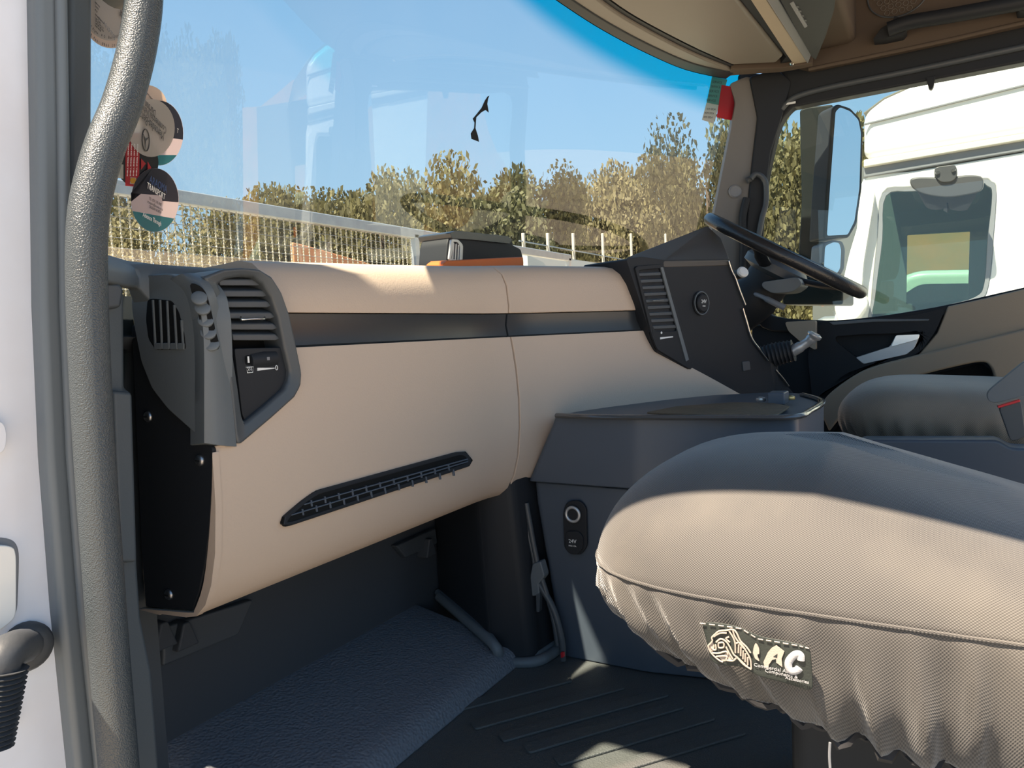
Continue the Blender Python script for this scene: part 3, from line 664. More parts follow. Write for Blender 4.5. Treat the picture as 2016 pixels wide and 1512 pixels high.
PROF = [(-.385, .038, .012, 0), (-.368, .025, .0125, 0), (-.335, .009, .0105, 0), (-.295, .002, .007, 0), (-.266, -.0005, .0024, 0), (-.2525, .0005, .0004, .02), (-.244, .001, .0002, .1), (-.220, .009, 0, .2), (-.195, .024, 0, .4), (-.170, .050, 0, .65), (-.150, .085, 0, .85), (-.137, .130, 0, 1), (-.130, .19, 0, 1)]
ps = thing('passenger_seat', 'passenger seat cushion under a dark grey woven cover with gathered hem', 'seat', (.885, .05, FZ))
SX, SY, HX, HY = .885, .05, .222, .300
rings = cushion_rings(SX, SY, HX, HY, refine(PROF, 3))
cov = loft('seat_cover', rings, FABRIC, ps, closed=True, cap=True, ang=180)
sm = cushion_rings(SX, SY, HX+.0007, HY+.0007, [(-.2525, 0, .0004, .02)])[0]
tube('seam', sm[::2], .0016, FABRIC, cov, 6, closed=True)
hm = cushion_rings(SX, SY, HX, HY, [(-.387, .042, .012, 0)])[0]
tube('elastic_hem', [p+V((0, 0, .003*math.sin(i*1.7))) for i, p in enumerate(hm)], [.004+.0016*math.sin(i*.9) for i in range(len(hm))], mat('elastic binding', (.03, .03, .033), .8), cov, 6, closed=True)
# wrinkle stitched line and stray threads below the hem
tube('loose_thread', catmull([P(1634, 1462, ('x', .665)), P(1633, 1490, ('x', .665)), P(1636, 1530, ('x', .665))], 4), .0012, GREYP, cov, 6)
# pedestal under the cushion
box('pedestal', (SX+.03, SY-.06, (FZ-.33)/2), (.24, .30, -.33-FZ), BLACK, ps, bevel=.02)
box('seat_pan', (SX, SY, -.315), (.28, .36, .04), BLACK, ps, bevel=.015)
# sewn label
XL = .6515
lt = [(1378, 1221), (1420, 1226), (1460, 1232), (1492, 1252), (1530, 1258), (1570, 1265), (1597, 1272)]
lb = [(1400, 1306), (1432, 1312), (1462, 1312), (1486, 1330), (1520, 1338), (1560, 1350), (1603, 1366)]
gv = []; gf = []
for i, (a, b) in enumerate(zip(lt, lb)):
    for j in range(5):
        t = j/4; q = P(lerp(a[0], b[0], t), lerp(a[1], b[1], t), ('x', XL)); gv.append(q+V((.0012*math.sin(i*1.9+j), 0, 0)))
for i in range(6):
    for j in range(4): k = i*5+j; gf.append((k, k+1, k+6, k+5))
LAB = mat('dark green label cloth', (.022, .028, .025), .5, bump=('noise', 600, .3))
lab = mobj('label_patch', gv, gf, LAB, cov, solid=.0015, ang=180, sub=2)
EMB = mat('cream embroidery', (.40, .34, .29), .45, bump=('noise', 900, .5, .0005)); EMB2 = mat('pale grey embroidery', (.40, .40, .42), .45, bump=('noise', 900, .5, .0005))
def LP(x, y, o=.0024): return P(1340+x/6.72, 1190+y/6.72, ('x', XL-o))
strokes = [[(365, 545), (420, 485), (412, 440), (455, 395), (510, 352), (600, 342), (690, 332), (740, 375), (790, 480), (870, 560), (925, 640)], [(365, 545), (390, 620), (450, 690), (520, 745), (560, 762)], [(420, 640), (500, 645), (600, 622), (625, 660)], [(470, 690), (560, 680), (610, 690), (600, 735)], [(600, 735), (690, 745), (745, 700)], [(470, 500), (530, 455), (600, 490), (650, 560), (700, 660), (740, 690)], [(500, 510), (565, 505), (570, 565), (505, 570), (500, 510)], [(440, 425), (520, 380), (610, 380)], [(640, 350), (690, 430), (720, 510), (725, 640)], [(690, 335), (720, 430), (800, 540), (860, 600)], [(735, 515), (790, 510), (880, 640), (925, 740), (935, 850)], [(740, 690), (830, 790), (935, 860)], [(770, 530), (765, 640)], [(800, 560), (795, 680)], [(830, 610), (825, 720)], [(858, 650), (855, 760)], [(888, 700), (888, 800)], [(600, 560), (640, 640), (690, 720)], [(640, 430), (600, 450), (650, 500)], [(400, 560), (440, 600), (470, 590), (460, 530)]]
for s in strokes: tube('emblem_stitch', catmull([LP(*q) for q in s], 3), .0008, EMB, lab, 6)
for poly in ([(500, 690), (560, 685), (600, 640), (640, 660), (700, 735), (620, 745), (560, 755)], [(745, 690), (800, 740), (935, 855), (860, 830), (790, 770)], [(365, 545), (425, 490), (450, 560), (430, 625), (395, 620)]):
    prism('emblem_fill', rnd([LP(*q, .0016) for q in poly], .001, 2), (.0008, 0, 0), EMB, lab)
prism('letter_s', rnd([LP(*q) for q in ((985, 515), (1010, 530), (1040, 590), (1040, 660), (1015, 655), (1020, 700), (1045, 755), (985, 720), (955, 640), (965, 570))], .001, 2), (.0012, 0, 0), EMB, lab)
yd = LP(1000, 500)-LP(1010, 800); xd = LP(1700, 760)-LP(1100, 640)
prism('letter_a', [LP(*q) for q in ((1095, 760), (1150, 640), (1200, 580), (1265, 545), (1370, 625), (1335, 720), (1345, 830), (1265, 770), (1262, 720), (1210, 735), (1165, 800), (1160, 860), (1110, 830))], (.0012, 0, 0), EMB, lab)
prism('letter_a_hole', [LP(*q, .0028) for q in ((1225, 690), (1280, 655), (1275, 705))], (.0005, 0, 0), LAB, lab)
tube('letter_c', catmull([LP(*q) for q in ((1590, 740), (1585, 670), (1540, 655), (1480, 690), (1430, 760), (1430, 840), (1470, 885), (1540, 870), (1570, 840))], 5), .0032, EMB2, lab, 8, flat=.5)
text('small_lettering', 'Commercial Auto', .0046, LP(1230, 850), xd, yd, EMB2, lab); text('small_lettering', 'Components &', .0044, LP(1330, 918), xd, yd, EMB2, lab); text('small_lettering', 'Accessories', .0040, LP(1540, 1000), xd, yd, EMB2, lab)
for k in range(14):
    t0, t1 = k/14, k/14+.045
    def ed(t): i = min(int(t*6), 5); f = t*6-i; return (lerp(lt[i][0], lt[i+1][0], f), lerp(lt[i][1], lt[i+1][1], f)+6)
    tube('label_stitch', [P(*ed(t0), ('x', XL-.002)), P(*ed(t1), ('x', XL-.002))], .0006, EMB, lab, 5)

# ---- driver seat
ds = thing('driver_seat', 'driver seat cushion under a tan woven cover behind the console', 'seat', (2.03, -.12, FZ))
DP = [(z*.75-.03, i_, a_*1.2, w_) for z, i_, a_, w_ in PROF]
DP = [(-.29, .03, .010, 0), (-.27, .012, .008, 0), (-.24, .0, .004, 0), (-.215, 0, .001, 0), (-.19, .012, 0, .3), (-.165, .04, 0, .6), (-.15, .08, 0, .9), (-.143, .14, 0, 1)]
dc = loft('seat_cover', cushion_rings(2.02, -.06, .26, .27, refine(DP, 3), n=200, tilt=.05, seed=4, lift=0), FABRIC2, ds, ang=180)
box('seat_base', (2.02, -.10, -.44), (.42, .44, .30), BLACK, ds, bevel=.02)
bk = loft('backrest', [[V((2.02+.24*math.cos(2*PI*k/40)*(1-.25*h*h), -.36-.16*h+.07*math.sin(2*PI*k/40), -.22+h*.72)) for k in range(40)] for h in [i/10 for i in range(11)]], FABRIC2, ds, ang=180)
loft('head_rest', [[V((2.02+.13*math.cos(2*PI*k/32)*s, -.56+.05*math.sin(2*PI*k/32)*s, .53+h)) for k in range(32)] for h, s in ((0, .5), (.02, .9), (.1, 1), (.17, .85), (.19, .4))], FABRIC2, ds, ang=180)
# side cover at the foot of the driver seat
sb = prism('seat_plinth', rnd(PL([(1690, 866), (1965, 866), (1990, 882), (2060, 884), (2300, 905), (2300, 1100), (1690, 1100)], ('x', 1.62)), .01, 3), (.06, 0, 0), CONS, None, bevel=.006, seg=3)
tag(sb, 'grey plastic plinth below the tan driver seat', 'seat plinth')
# belt and buckle
bl = thing('seat_belt_buckle', 'black seat belt buckle with red button beside the driver seat', 'buckle', P(1990, 850, ('x', 1.6)))
prism('stalk', rnd(PL([(1966, 802), (2010, 787), (2020, 860), (1990, 870)], ('x', 1.61)), .008, 3), (.03, 0, 0), DARK, bl, bevel=.005, seg=3)
prism('tongue', rnd(PL([(1942, 776), (1952, 764), (2012, 715), (2050, 690), (2050, 770), (1960, 794), (1946, 790)], ('x', 1.605)), .008, 3), (.02, 0, 0), DARK2, bl, bevel=.004, seg=3)
prism('red_button', PL([(1964, 799), (2008, 786), (2009, 791), (1965, 804)], ('x', 1.606)), (.02, 0, 0), RED, bl, bevel=.001)

# ================================================================== DRIVER DOOR
XD = ('x', 2.50)
door = thing('door_1', 'beige driver door with black handle recess and dark window frame', 'door', (2.5, 0, FZ), kind='structure')
# window frame: outer and inner outline on the door plane, running on behind the frame edge of the picture
fo_ = [(1452, 150), (1600, 128), (2016, 36), (2330, -35), (2330, 540), (2016, 575), (1860, 612), (1700, 640), (1600, 648), (1500, 640), (1455, 560), (1448, 350)]
fi_ = [(1600, 203), (1660, 192), (2016, 122), (2290, 68), (2290, 510), (2016, 566), (1850, 603), (1700, 626), (1600, 628), (1505, 600), (1500, 420), (1533, 258)]
def rs(pts, n, r=.02): return resample(rnd(PL(pts, XD), r, 5), n)
# frame built as four-sided band from matched outlines
oo = PL([(1452, 150), (1500, 145), (1600, 128), (1800, 84), (2016, 36), (2330, -35), (2330, 250), (2330, 540), (2016, 585), (1860, 622), (1700, 645), (1600, 650), (1500, 645), (1478, 560), (1472, 430), (1462, 300)], XD)
ii = PL([(1556, 216), (1578, 208), (1620, 199), (1800, 164), (2016, 122), (2290, 68), (2290, 250), (2290, 510), (2016, 566), (1850, 603), (1700, 626), (1600, 630), (1505, 612), (1497, 520), (1503, 400), (1530, 262)], XD)
ringprism('window_frame', catmull(oo, 4, True), catmull(ii, 4, True), (.05, 0, 0), BLACK, door, bevel=.006, seg=3)
oo2 = PL([(1530, 190), (1560, 180), (1625, 160), (1800, 122), (2016, 76), (2330, 8)], ('x', 2.493))
tube('frame_bead', catmull([P(1506, 330, ('x', 2.495)), P(1518, 265, ('x', 2.495)), P(1545, 208, ('x', 2.495)), P(1600, 180, ('x', 2.495)), P(1800, 138, ('x', 2.495)), P(2016, 92, ('x', 2.495)), P(2330, 22, ('x', 2.495))], 6), .009, DARK, door, 8)
prism('frame_stop', rnd(PL([(1823, 152), (1842, 148), (1838, 170), (1834, 176), (1829, 174)], ('x', 2.49)), .003, 3), (.02, 0, 0), BLACK, door, bevel=.002)
box('frame_label', P(1557, 203, ('x', 2.488)), (.002, .028, .006), PRINTW, door)
gl = prism('window_2', PL([(1470, 200), (1600, 190), (2320, 50), (2320, 560), (1860, 625), (1480, 640)], ('x', 2.535)), (.004, 0, 0), SIDEGLASS); tag(gl, 'clear side window glass of the driver door', 'window', kind='structure')
# door card
prism('door_card', PL([(1480, 640), (1600, 640), (1700, 634), (1850, 612), (2016, 574), (2330, 505), (2330, 1500), (1480, 1500)], ('x', 2.52)), (.05, 0, 0), BLACK, door, bevel=.004)
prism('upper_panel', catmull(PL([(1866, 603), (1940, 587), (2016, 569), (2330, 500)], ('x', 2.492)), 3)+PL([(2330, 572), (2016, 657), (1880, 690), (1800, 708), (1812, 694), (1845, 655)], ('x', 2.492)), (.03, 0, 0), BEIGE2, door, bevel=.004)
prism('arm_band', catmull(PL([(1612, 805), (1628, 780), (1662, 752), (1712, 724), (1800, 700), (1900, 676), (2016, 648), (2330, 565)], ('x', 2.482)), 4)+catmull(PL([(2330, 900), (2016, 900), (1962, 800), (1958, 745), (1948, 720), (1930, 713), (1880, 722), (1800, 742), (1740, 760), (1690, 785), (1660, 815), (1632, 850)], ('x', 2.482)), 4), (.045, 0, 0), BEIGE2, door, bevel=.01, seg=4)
# black handle recess with rim and chrome handle
rc = rnd(PL([(1632, 634), (1700, 632), (1800, 620), (1862, 606), (1842, 652), (1815, 690), (1790, 704), (1700, 722), (1660, 738), (1625, 770), (1600, 790), (1590, 700), (1606, 640)], ('x', 2.488)), .012, 4)
rci = rnd(PL([(1645, 662), (1700, 658), (1770, 656), (1824, 648), (1820, 656), (1806, 682), (1790, 694), (1740, 706), (1702, 712), (1680, 700), (1655, 680), (1648, 674), (1645, 668)], ('x', 2.488)), .008, 4)
rcp = ringprism('handle_surround', resample(rc, 80), resample(rci, 80), (.03, 0, 0), BLACK, door, bevel=.003)
prism('ledge', PL([(1632, 634), (1720, 628), (1830, 628), (1828, 632), (1720, 634), (1640, 640)], ('x', 2.484)), (.02, 0, 0), DARK2, rcp, bevel=.002)
hd = prism('pull_handle', rnd(PL([(1684, 704), (1752, 682), (1764, 660), (1811, 658), (1810, 664), (1800, 686), (1785, 698), (1700, 717)], ('x', 2.486)), .006, 4), (.012, 0, 0), SILVER, rcp, bevel=.003, seg=3)
prism('latch', rnd(PL([(1754, 683), (1764, 660), (1811, 658), (1808, 668)], ('x', 2.482)), .004, 3), (.008, 0, 0), CHROME, hd, bevel=.002)
prism('pocket', rnd(PL([(1640, 850), (1690, 790), (1800, 745), (1932, 714), (1952, 730), (1960, 800), (1960, 900), (1640, 900)], ('x', 2.515)), .01, 3), (.01, 0, 0), RECESS, door)
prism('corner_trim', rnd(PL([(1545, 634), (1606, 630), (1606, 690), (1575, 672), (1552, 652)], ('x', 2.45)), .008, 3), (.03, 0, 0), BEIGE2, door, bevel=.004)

# ---- right windscreen pillar
q0 = V((2.415, .60, 0)); q1 = V((2.49, .44, 0)); qd = (q1-q0).normalized(); qn = V((qd.y, -qd.x, 0)); PP = (q0, qn)
if qn.x > 0: qn = -qn
pr = thing('trim_1', 'dark trim of the windscreen pillar on the driver side', 'pillar trim', (2.45, .55, FZ), kind='structure')
PGREY = mat('grey pillar cover', (.17, .165, .16), .6, bump=('noise', 500, .2, .0006))
prism('pillar_cover', rnd(PL([(1436, 165), (1470, 150), (1500, 160), (1520, 210), (1500, 290), (1490, 400), (1478, 620), (1390, 640), (1402, 440), (1418, 360), (1440, 250), (1448, 200)], PP), .01, 3), -qn*.05, PGREY, pr, bevel=.006, seg=3)
prism('pillar_inner', rnd(PL([(1476, 150), (1530, 135), (1560, 160), (1545, 215), (1518, 300), (1505, 400), (1500, 640), (1462, 640), (1470, 430), (1480, 330), (1492, 230)], (q0-qd*.0+qn*.012, qn)), .01, 3), -qn*.06, BLACK, pr, bevel=.006, seg=3)
cpv = P(1447, 377, (q0+qn*.002, qn)); lathe('cap', [(.021, 0), (.021, .004), (.018, .007), (.016, .005)], cpv, qn, GREYP, pr, 24)
gr2 = thing('pillar_grab_bar', 'black tubular grab bar on the driver side windscreen pillar', 'grab bar', P(1485, 470, (q0+qn*.03, qn)))
tube('bar', catmull(PL([(1478, 352), (1488, 343), (1501, 349), (1508, 365), (1508, 400), (1500, 430), (1493, 470), (1488, 520)], (q0+qn*.035, qn)), 6), .0085, DARK, gr2, 12)
tube('foot', PL([(1478, 352), (1470, 356)], (q0+qn*.02, qn)), .010, DARK, gr2, 10)
tube('cable_cover', catmull(PL([(1470, 390), (1462, 430), (1464, 480), (1460, 560)], (q0+qn*.02, qn)), 5), .012, BLACK, gr2, 10)

# ---- overhead: header shelf, visor panel, switch box, cantrail
hs = thing('ceiling', 'grey brown overhead shelf above the windscreen', 'overhead shelf', (1.9, .6, .80), kind='structure')
def Z(pts, z): return PL(pts, ('z', z))
e1 = [(1000, -90), (1062, -25), (1120, 18), (1190, 62), (1270, 104), (1350, 138), (1430, 156)]
e2 = [(1095, -90), (1130, -45), (1165, -10), (1225, 34), (1300, 76), (1370, 110), (1440, 138)]
e3 = [(1108, -90), (1143, -48), (1178, -16), (1236, 26), (1308, 66), (1376, 100), (1446, 130)]
prism('windscreen_seal', catmull(Z(e1, .757), 4)+catmull(Z([(a+16, b-12) for a, b in reversed(e1)], .757), 4), (0, 0, .05), BLACK, hs, bevel=.004)
prism('header_rim', catmull(Z([(a+12, b-10) for a, b in e1], .760), 4)+catmull(Z(list(reversed(e2)), .760), 4), (0, 0, .05), VISOR, hs, bevel=.006, seg=3)
prism('groove', catmull(Z([(a-2, b+2) for a, b in e2], .768), 4)+catmull(Z(list(reversed(e3)), .768), 4), (0, 0, .04), BLACK, hs)
tb_ = catmull(Z(e1, .760), 4); up_ = [PW(a_, b_-7, .004) for a_, b_ in [(lerp(e1[i_][0], e1[i_+1][0], k_/4), lerp(e1[i_][1], e1[i_+1][1], k_/4)) for i_ in range(len(e1)-1) for k_ in range(4)]+[e1[-1]]]
loft('header_cowl', [tb_, up_, [p+V((0, 0, .1)) for p in up_], [p+V((0, -.15, .15)) for p in tb_]], BLACK, hs, closed=False, cap=False, ang=60)
vz = prism('visor_panel', catmull(Z(e3[:-1], .764), 4)+Z([(1440, 128), (1528, 124), (1541, 112), (1450, 0), (1400, -60), (1370, -90)], .764), (0, 0, .03), VISOR, hs, bevel=.008, seg=4)
prism('groove', Z([(1380, -70), (1458, 0), (1548, 112), (1530, 132), (1440, 140), (1590, 132), (1568, 122), (1478, 0), (1420, -80)], .772), (0, 0, .03), BLACK, hs)
prism('edge_strip', Z([(1474, -4), (1508, -4), (1594, 126), (1566, 134), (1548, 108)], .764), (0, 0, .03), BEIGE2, hs, bevel=.004)
prism('edge_strip', Z([(1430, -70), (1464, -70), (1508, -4), (1474, -4)], .764), (0, 0, .03), BEIGE2, hs, bevel=.004)
prism('lamp_strip', Z([(1460, -75), (1488, -75), (1532, -4), (1598, 108), (1590, 128), (1506, -4)], .760), (0, 0, .03), GREYP, hs, bevel=.004)
lathe('pin', [(.006, 0), (.006, .006), (.003, .009)], P(1558, 124, ('z', .762)), (0, -.4, -1), CHROME, hs, 14)
prism('end_lip', catmull(Z([(1432, 150), (1480, 146), (1540, 142), (1600, 131)], .758), 4)+Z([(1600, 124), (1540, 134), (1440, 136)], .758), (0, 0, .03), HEAD, hs, bevel=.003)
prism('shelf_body', [V((.40, .56, .81)), V((1.42, .78, .81)), V((2.46, .52, .81)), V((2.46, .20, .81)), V((.40, .20, .81))], (0, 0, .25), HEAD, hs, bevel=.02)
prism('roof_lining', [V((.30, .62, 1.08)), V((.9, .95, 1.08)), V((1.9, .95, 1.08)), V((2.50, .62, 1.08)), V((2.50, -.45, 1.08)), V((.30, -.45, 1.08))], (0, 0, .04), HEAD, hs)
loft('roof_front', [[V((x_, WS(x_, .97), .97)) for x_ in xs(.34, 2.47, 16)], [V((x_, WS(x_, .97)-.02, 1.02)) for x_ in xs(.34, 2.47, 16)], [V((x_, WS(x_, .97)-.10, 1.10)) for x_ in xs(.34, 2.47, 16)], [V((x_, .3, 1.12)) for x_ in xs(.34, 2.47, 16)]], WTRUCK, hs, closed=False, cap=False, ang=60)
loft('added_sun_block', [[V((x_, WS(x_, interp(x_, [(.34, .64), (.9, .66), (1.2, .74), (1.5, .84)]))-.006, interp(x_, [(.34, .64), (.9, .66), (1.2, .74), (1.5, .84)]))) for i_, x_ in enumerate(xs(.34, 1.50, 10))], [V((x_, WS(x_, .98)-.006, .98)) for x_ in xs(.34, 1.50, 10)], [V((x_, WS(x_, .98)-.05, .98)) for x_ in xs(.34, 1.50, 10)], [V((x_, WS(x_, .84)-.05, .84)) for x_ in xs(.34, 1.50, 10)]], BLACK, hs, closed=False, cap=False, ang=60)  # unseen band added low over the glass to keep sun off the console
prism('roof_corner', [V((.30, .60, .72)), V((.30, .80, .60)), V((.30, .80, 1.12)), V((.30, .60, 1.12))], (.045, 0, 0), PILLAR, hs, bevel=.008)
prism('door_header', [V((.30, .62, .71)), V((.37, .62, .74)), V((.37, .62, 1.10)), V((.30, .62, 1.10))], (0, -1.52, 0), PILLAR, hs, bevel=.01)
# ---- the passenger door, swung open outside the left edge of the picture
pd = thing('door_2', 'white passenger door swung open beside the pillar', 'door', (-.3, .78, -.7), kind='structure')
pdx = V((-.985, .17, 0)); pdo = V((.10, .76, 0)); pdt = V((-.17, -.985, 0))*.05
def PD(u, z): return pdo+pdx*u+V((0, 0, z))
prism('panel', [PD(0, -1.0), PD(.98, -1.0), PD(.98, .04), PD(0, .0)], pdt, WTRUCK, pd, bevel=.01)
ringprism('window_frame', [PD(0, .0), PD(.98, .04), PD(.98, .78), PD(.16, .78), PD(.04, .45)], [PD(.06, .0), PD(.92, .04), PD(.92, .70), PD(.20, .70), PD(.10, .42)], pdt, BLACK, pd, bevel=.005)
prism('window_glass', [PD(.05, .0), PD(.93, .03), PD(.93, .71), PD(.20, .71), PD(.09, .43)], pdt*.08, SIDEGLASS, pd)
ob = thing('overhead_unit', 'black overhead unit with a small slotted switch above the driver', 'overhead unit', P(1600, 60, ('z', .76)))
bo = prism('housing', rnd(Z([(1490, -80), (1534, -4), (1598, 112), (1606, 118), (1624, 75), (1642, 20), (1648, -30), (1648, -80)], .748), .008, 3), (0, 0, .09), BLACK, ob, bevel=.006, seg=3)
sl = prism('slot', Z([(1555, 8), (1562, 4), (1590, 52), (1584, 56)], .746), (0, 0, .004), GREYP, bo, bevel=.001)
for k in range(4): prism('slot_rib', Z([(1561+k*5, 12+k*9), (1572+k*5, 12+k*9), (1573+k*5, 15+k*9), (1562+k*5, 15+k*9)], .7462), (0, 0, .003), DARK, bo)
rail = thing('trim_2', 'brown headliner panel along the top of the driver door', 'headliner', (2.47, .1, .8), kind='structure')
prism('panel', PL([(1592, 134), (1700, 112), (1860, 78), (2016, 43), (2330, -28), (2330, -330), (1540, -330), (1540, 120)], ('x', 2.45)), (.05, 0, 0), HEAD, rail, bevel=.004)
tube('edge_bead', catmull(PL([(1592, 136), (1700, 114), (1860, 80), (2016, 44), (2330, -27)], ('x', 2.452)), 4), .006, HEAD, rail, 8)
cr = thing('roof_grab_handle', 'black roof grab handle on the brown headliner above the driver window', 'grab handle', P(1760, 60, ('x', 2.44)))
prism('foot', rnd(PL([(1718, 78), (1735, 55), (1756, 44), (1761, 30), (1770, 34), (1786, 58), (1778, 68), (1740, 76)], ('x', 2.40)), .004, 3), (.05, 0, 0), BLACK, cr, bevel=.005, seg=3)
tube('bar', catmull(PL([(1748, 58), (1790, 44), (1850, 34), (1930, 20), (2016, 4), (2110, -16)], ('x', 2.395)), 4), .020, BLACK, cr, 12)
prism('foot', rnd(PL([(2000, -8), (2120, -30), (2120, 4), (2080, 16), (2006, 24)], ('x', 2.40)), .004, 3), (.05, 0, 0), BLACK, cr, bevel=.005, seg=3)
sg = thing('ceiling_speaker', 'round perforated speaker grille on the brown headliner', 'speaker', P(1768, -10, ('x', 2.45)))
scn = P(1768, -14, ('x', 2.449)); tube('ring', [scn+V((-.002, .078*math.cos(a*2*PI/48), .066*math.sin(a*2*PI/48))) for a in range(48)], .0022, DARK, sg, 6, closed=True)
for i in range(-3, 4):
    for j in range(-3, 4):
        y_, z_ = i*.019+(j % 2)*.0095, j*.0165
        if y_*y_+z_*z_ < .0034: tube('hole_rim', [scn+V((-.001, y_+.0075*math.cos(a*PI/3), z_+.0075*math.sin(a*PI/3))) for a in range(6)], .0009, VISOR, sg, 4, closed=True)

# ================================================================== STICKERS ON THE WINDSCREEN
def tang(px, py):
    p = PW(px, py); e = .01
    xd_ = V((e, WS(p.x+e, p.z)-WS(p.x, p.z), 0)).normalized(); zd_ = V((0, WS(p.x, p.z+e)-WS(p.x, p.z), e)).normalized()
    n = xd_.cross(zd_); n = n if n.y < 0 else -n; return p, xd_, zd_, n
def ell(cx, cy, rx, ry, n=40, a0=0, a1=2*PI): return [(cx+rx*math.cos(lerp(a0, a1, k/n)), cy+ry*math.sin(lerp(a0, a1, k/n))) for k in range(n if a1-a0 > 6.2 else n+1)]
class Stick:
    def __init__(s, name, label, px, py, level, base, pts, cat='sticker'):
        s.p, s.x, s.z, s.n = tang(px, py); s.lv = level
        s.root = thing(name, label, cat, s.p+s.n*(.002+level*.0022)); s.k = 0
        s.face = s.flat('base', pts, base)
    def pl(s, o): return (s.p+s.n*(.002+s.lv*.0022+o), s.n)
    def flat(s, name, pts, m_):
        s.k += 1; return prism(name, PL(pts, s.pl(.00022*s.k)), -s.n*.0002, m_, s.root if s.k == 1 else s.face)
    def txt(s, body, px, py, size, m_, flip=False, ang=0, align='CENTER', sx=1.0, mirror=False):
        xd_ = s.x*math.cos(ang)+s.z*math.sin(ang); zd_ = s.z*math.cos(ang)-s.x*math.sin(ang)
        if flip: xd_, zd_ = -xd_, -zd_
        # upright normal must face the cab
        return text('print', body, size, P(px, py, s.pl(.0022)), xd_, zd_, m_, s.face, align, .00005, sx)
PEACH = film('peach film', (.66, .54, .46), .85); PALE = film('pale grey film', (.62, .60, .58), .9); NAVY = film('navy film', (.05, .06, .10), .75)
PINKF = film('pinkish film', (.60, .50, .50), .75); TEAL = film('teal film', (.06, .36, .42), .8); REDF = film('red film', (.60, .04, .06), .92); DKF = film('black film', (.02, .025, .035), .92)
YEL = film('yellow film', (.75, .45, .05), .95); GREENF = film('green paper', (.16, .36, .30), .8); WHF = film('white paper', (.60, .60, .56), .92); BLUEF = film('blue print', (.12, .22, .5), .9)
s = Stick('round_sticker', 'peach rimmed licence disc with printed services at the top of the windscreen', 222, 15, 0, PEACH, ell(220, 15, 62, 80))
s.flat('inner_disc', ell(218, 12, 55, 68), PALE)
for k, tx in enumerate(('COMPUTER GRAPHICS', 'SCREEN PRINTING', 'VEHICLE STRIPING', 'ILLUMINATED SIGNS', 'BANNERS', 'ENGRAVING')): s.txt(tx, 245+(-2 if k > 3 else 0), -1+k*7.4, .0045, PRINTK, sx=.8)
for k, tx in enumerate(('Cape Town', 'Tel: 021 704 1213', 'Cell: 082 788 6624', 'Email: info@')): s.txt(tx, 187, 34+k*5, .0026, PRINTK, align='LEFT')
for k, tx in enumerate(('signs.co.za', 'Tel: 031', '4718', 'durban@signs.co.za')): s.txt(tx, 187, 3+k*8, .0026, PRINTK, align='LEFT')
s.txt('2026-07-31', 216, 60, .006, GREYP, flip=True, ang=-.12)
for k, ch in enumerate('Tel & Fax: 0866 5010 45 e-mail:'):
    a = PI*.83-k*.066; s.txt(ch, 220+58*math.cos(a), 15+75*math.sin(a), .0042, PRINTK, ang=PI/2-a)
for k, ch in enumerate('of Signs, P.O. Box 10035, Ashwood'):
    a = PI*.80-k*.058; s.txt(ch, 218+50*math.cos(a), 12+62*math.sin(a), .0038, PRINTK, ang=PI/2-a)
s = Stick('round_sticker', 'small peach disc half hidden behind the grey star disc', 288, 208, 0, PEACH, ell(287, 208, 42, 41))
s.txt('Durban North Road', 300, 196, .004, PRINTK, flip=True, ang=-.1); s.txt('PRINTERS', 305, 203, .0045, PRINTK, flip=True, ang=-.1)
s = Stick('round_sticker', 'transport disc in navy, pink and teal behind the grey star disc', 316, 262, 1, PINKF, ell(314, 262, 47, 64))
s.flat('navy_field', ell(314, 262, 46.5, 63.5, 20, -PI, 0)+[(360, 275), (268, 262)], NAVY); s.flat('teal_field', ell(314, 262, 46.5, 63.5, 20, .75, PI-.75), TEAL); s.txt('T', 350, 258, .008, PRINTW)
s = Stick('round_sticker', 'black disc with a red fuel brand label under the grey star disc', 270, 318, 2, DKF, ell(270, 320, 42, 48))
s.flat('red_label', [(248, 262), (275, 262), (274, 368), (247, 366)], REDF)
s.flat('emblem_field', [(257, 349), (268, 350), (268, 363), (256, 362)], WHF); s.flat('shell_emblem', [(259, 361), (256, 355), (258, 351), (262, 350), (266, 351), (268, 355), (265, 361)], YEL)
s.flat('white_field', [(230, 322), (243, 324), (243, 352), (228, 350)], WHF)
for k in range(4): s.txt('SHELL DIESEL SERVICE', 252+k*6, 315, .0034, PRINTW, ang=PI/2)
s.flat('red_mark', [(278, 312), (287, 322), (278, 334)], REDF); s.flat('red_mark', [(291, 318), (298, 330), (291, 352)], REDF)
s = Stick('round_sticker', 'grey disc printed upside down with a three-pointed star emblem', 296, 252, 3, PALE, ell(298, 252, 46, 57))
for tx, y_, sz in (('Mercedes-Benz', 248, .0135), ('Commercial Vehicles', 231, .0118), ('Durban', 214, .0118)): s.txt(tx, 300 if 'Dur' not in tx else 296, y_, sz, PRINTK, flip=True, ang=-.07, sx=.85)
c_ = P(287, 276, s.pl(.0015)); rr_ = .0098
tube('star_ring', [c_+s.x*(rr_*math.cos(a*2*PI/32))+s.z*(rr_*1.15*math.sin(a*2*PI/32)) for a in range(32)], .0006, PRINTK, s.face, 6, closed=True)
for k in range(3):
    a = -PI/2+k*2*PI/3; d = s.x*math.cos(a)+s.z*math.sin(a)*1.12; t_ = s.x*-math.sin(a)+s.z*math.cos(a)
    prism('star_arm', [c_+d*rr_*.97, c_+t_*.0012+d*.0005, c_-d*.0006, c_-t_*.0012+d*.0005], -s.n*.0004, PRINTK, s.face)
s = Stick('round_sticker', 'transport disc in navy, pale pink and teal lowest on the windscreen', 306, 394, 3, PINKF, ell(305, 394, 47, 63))
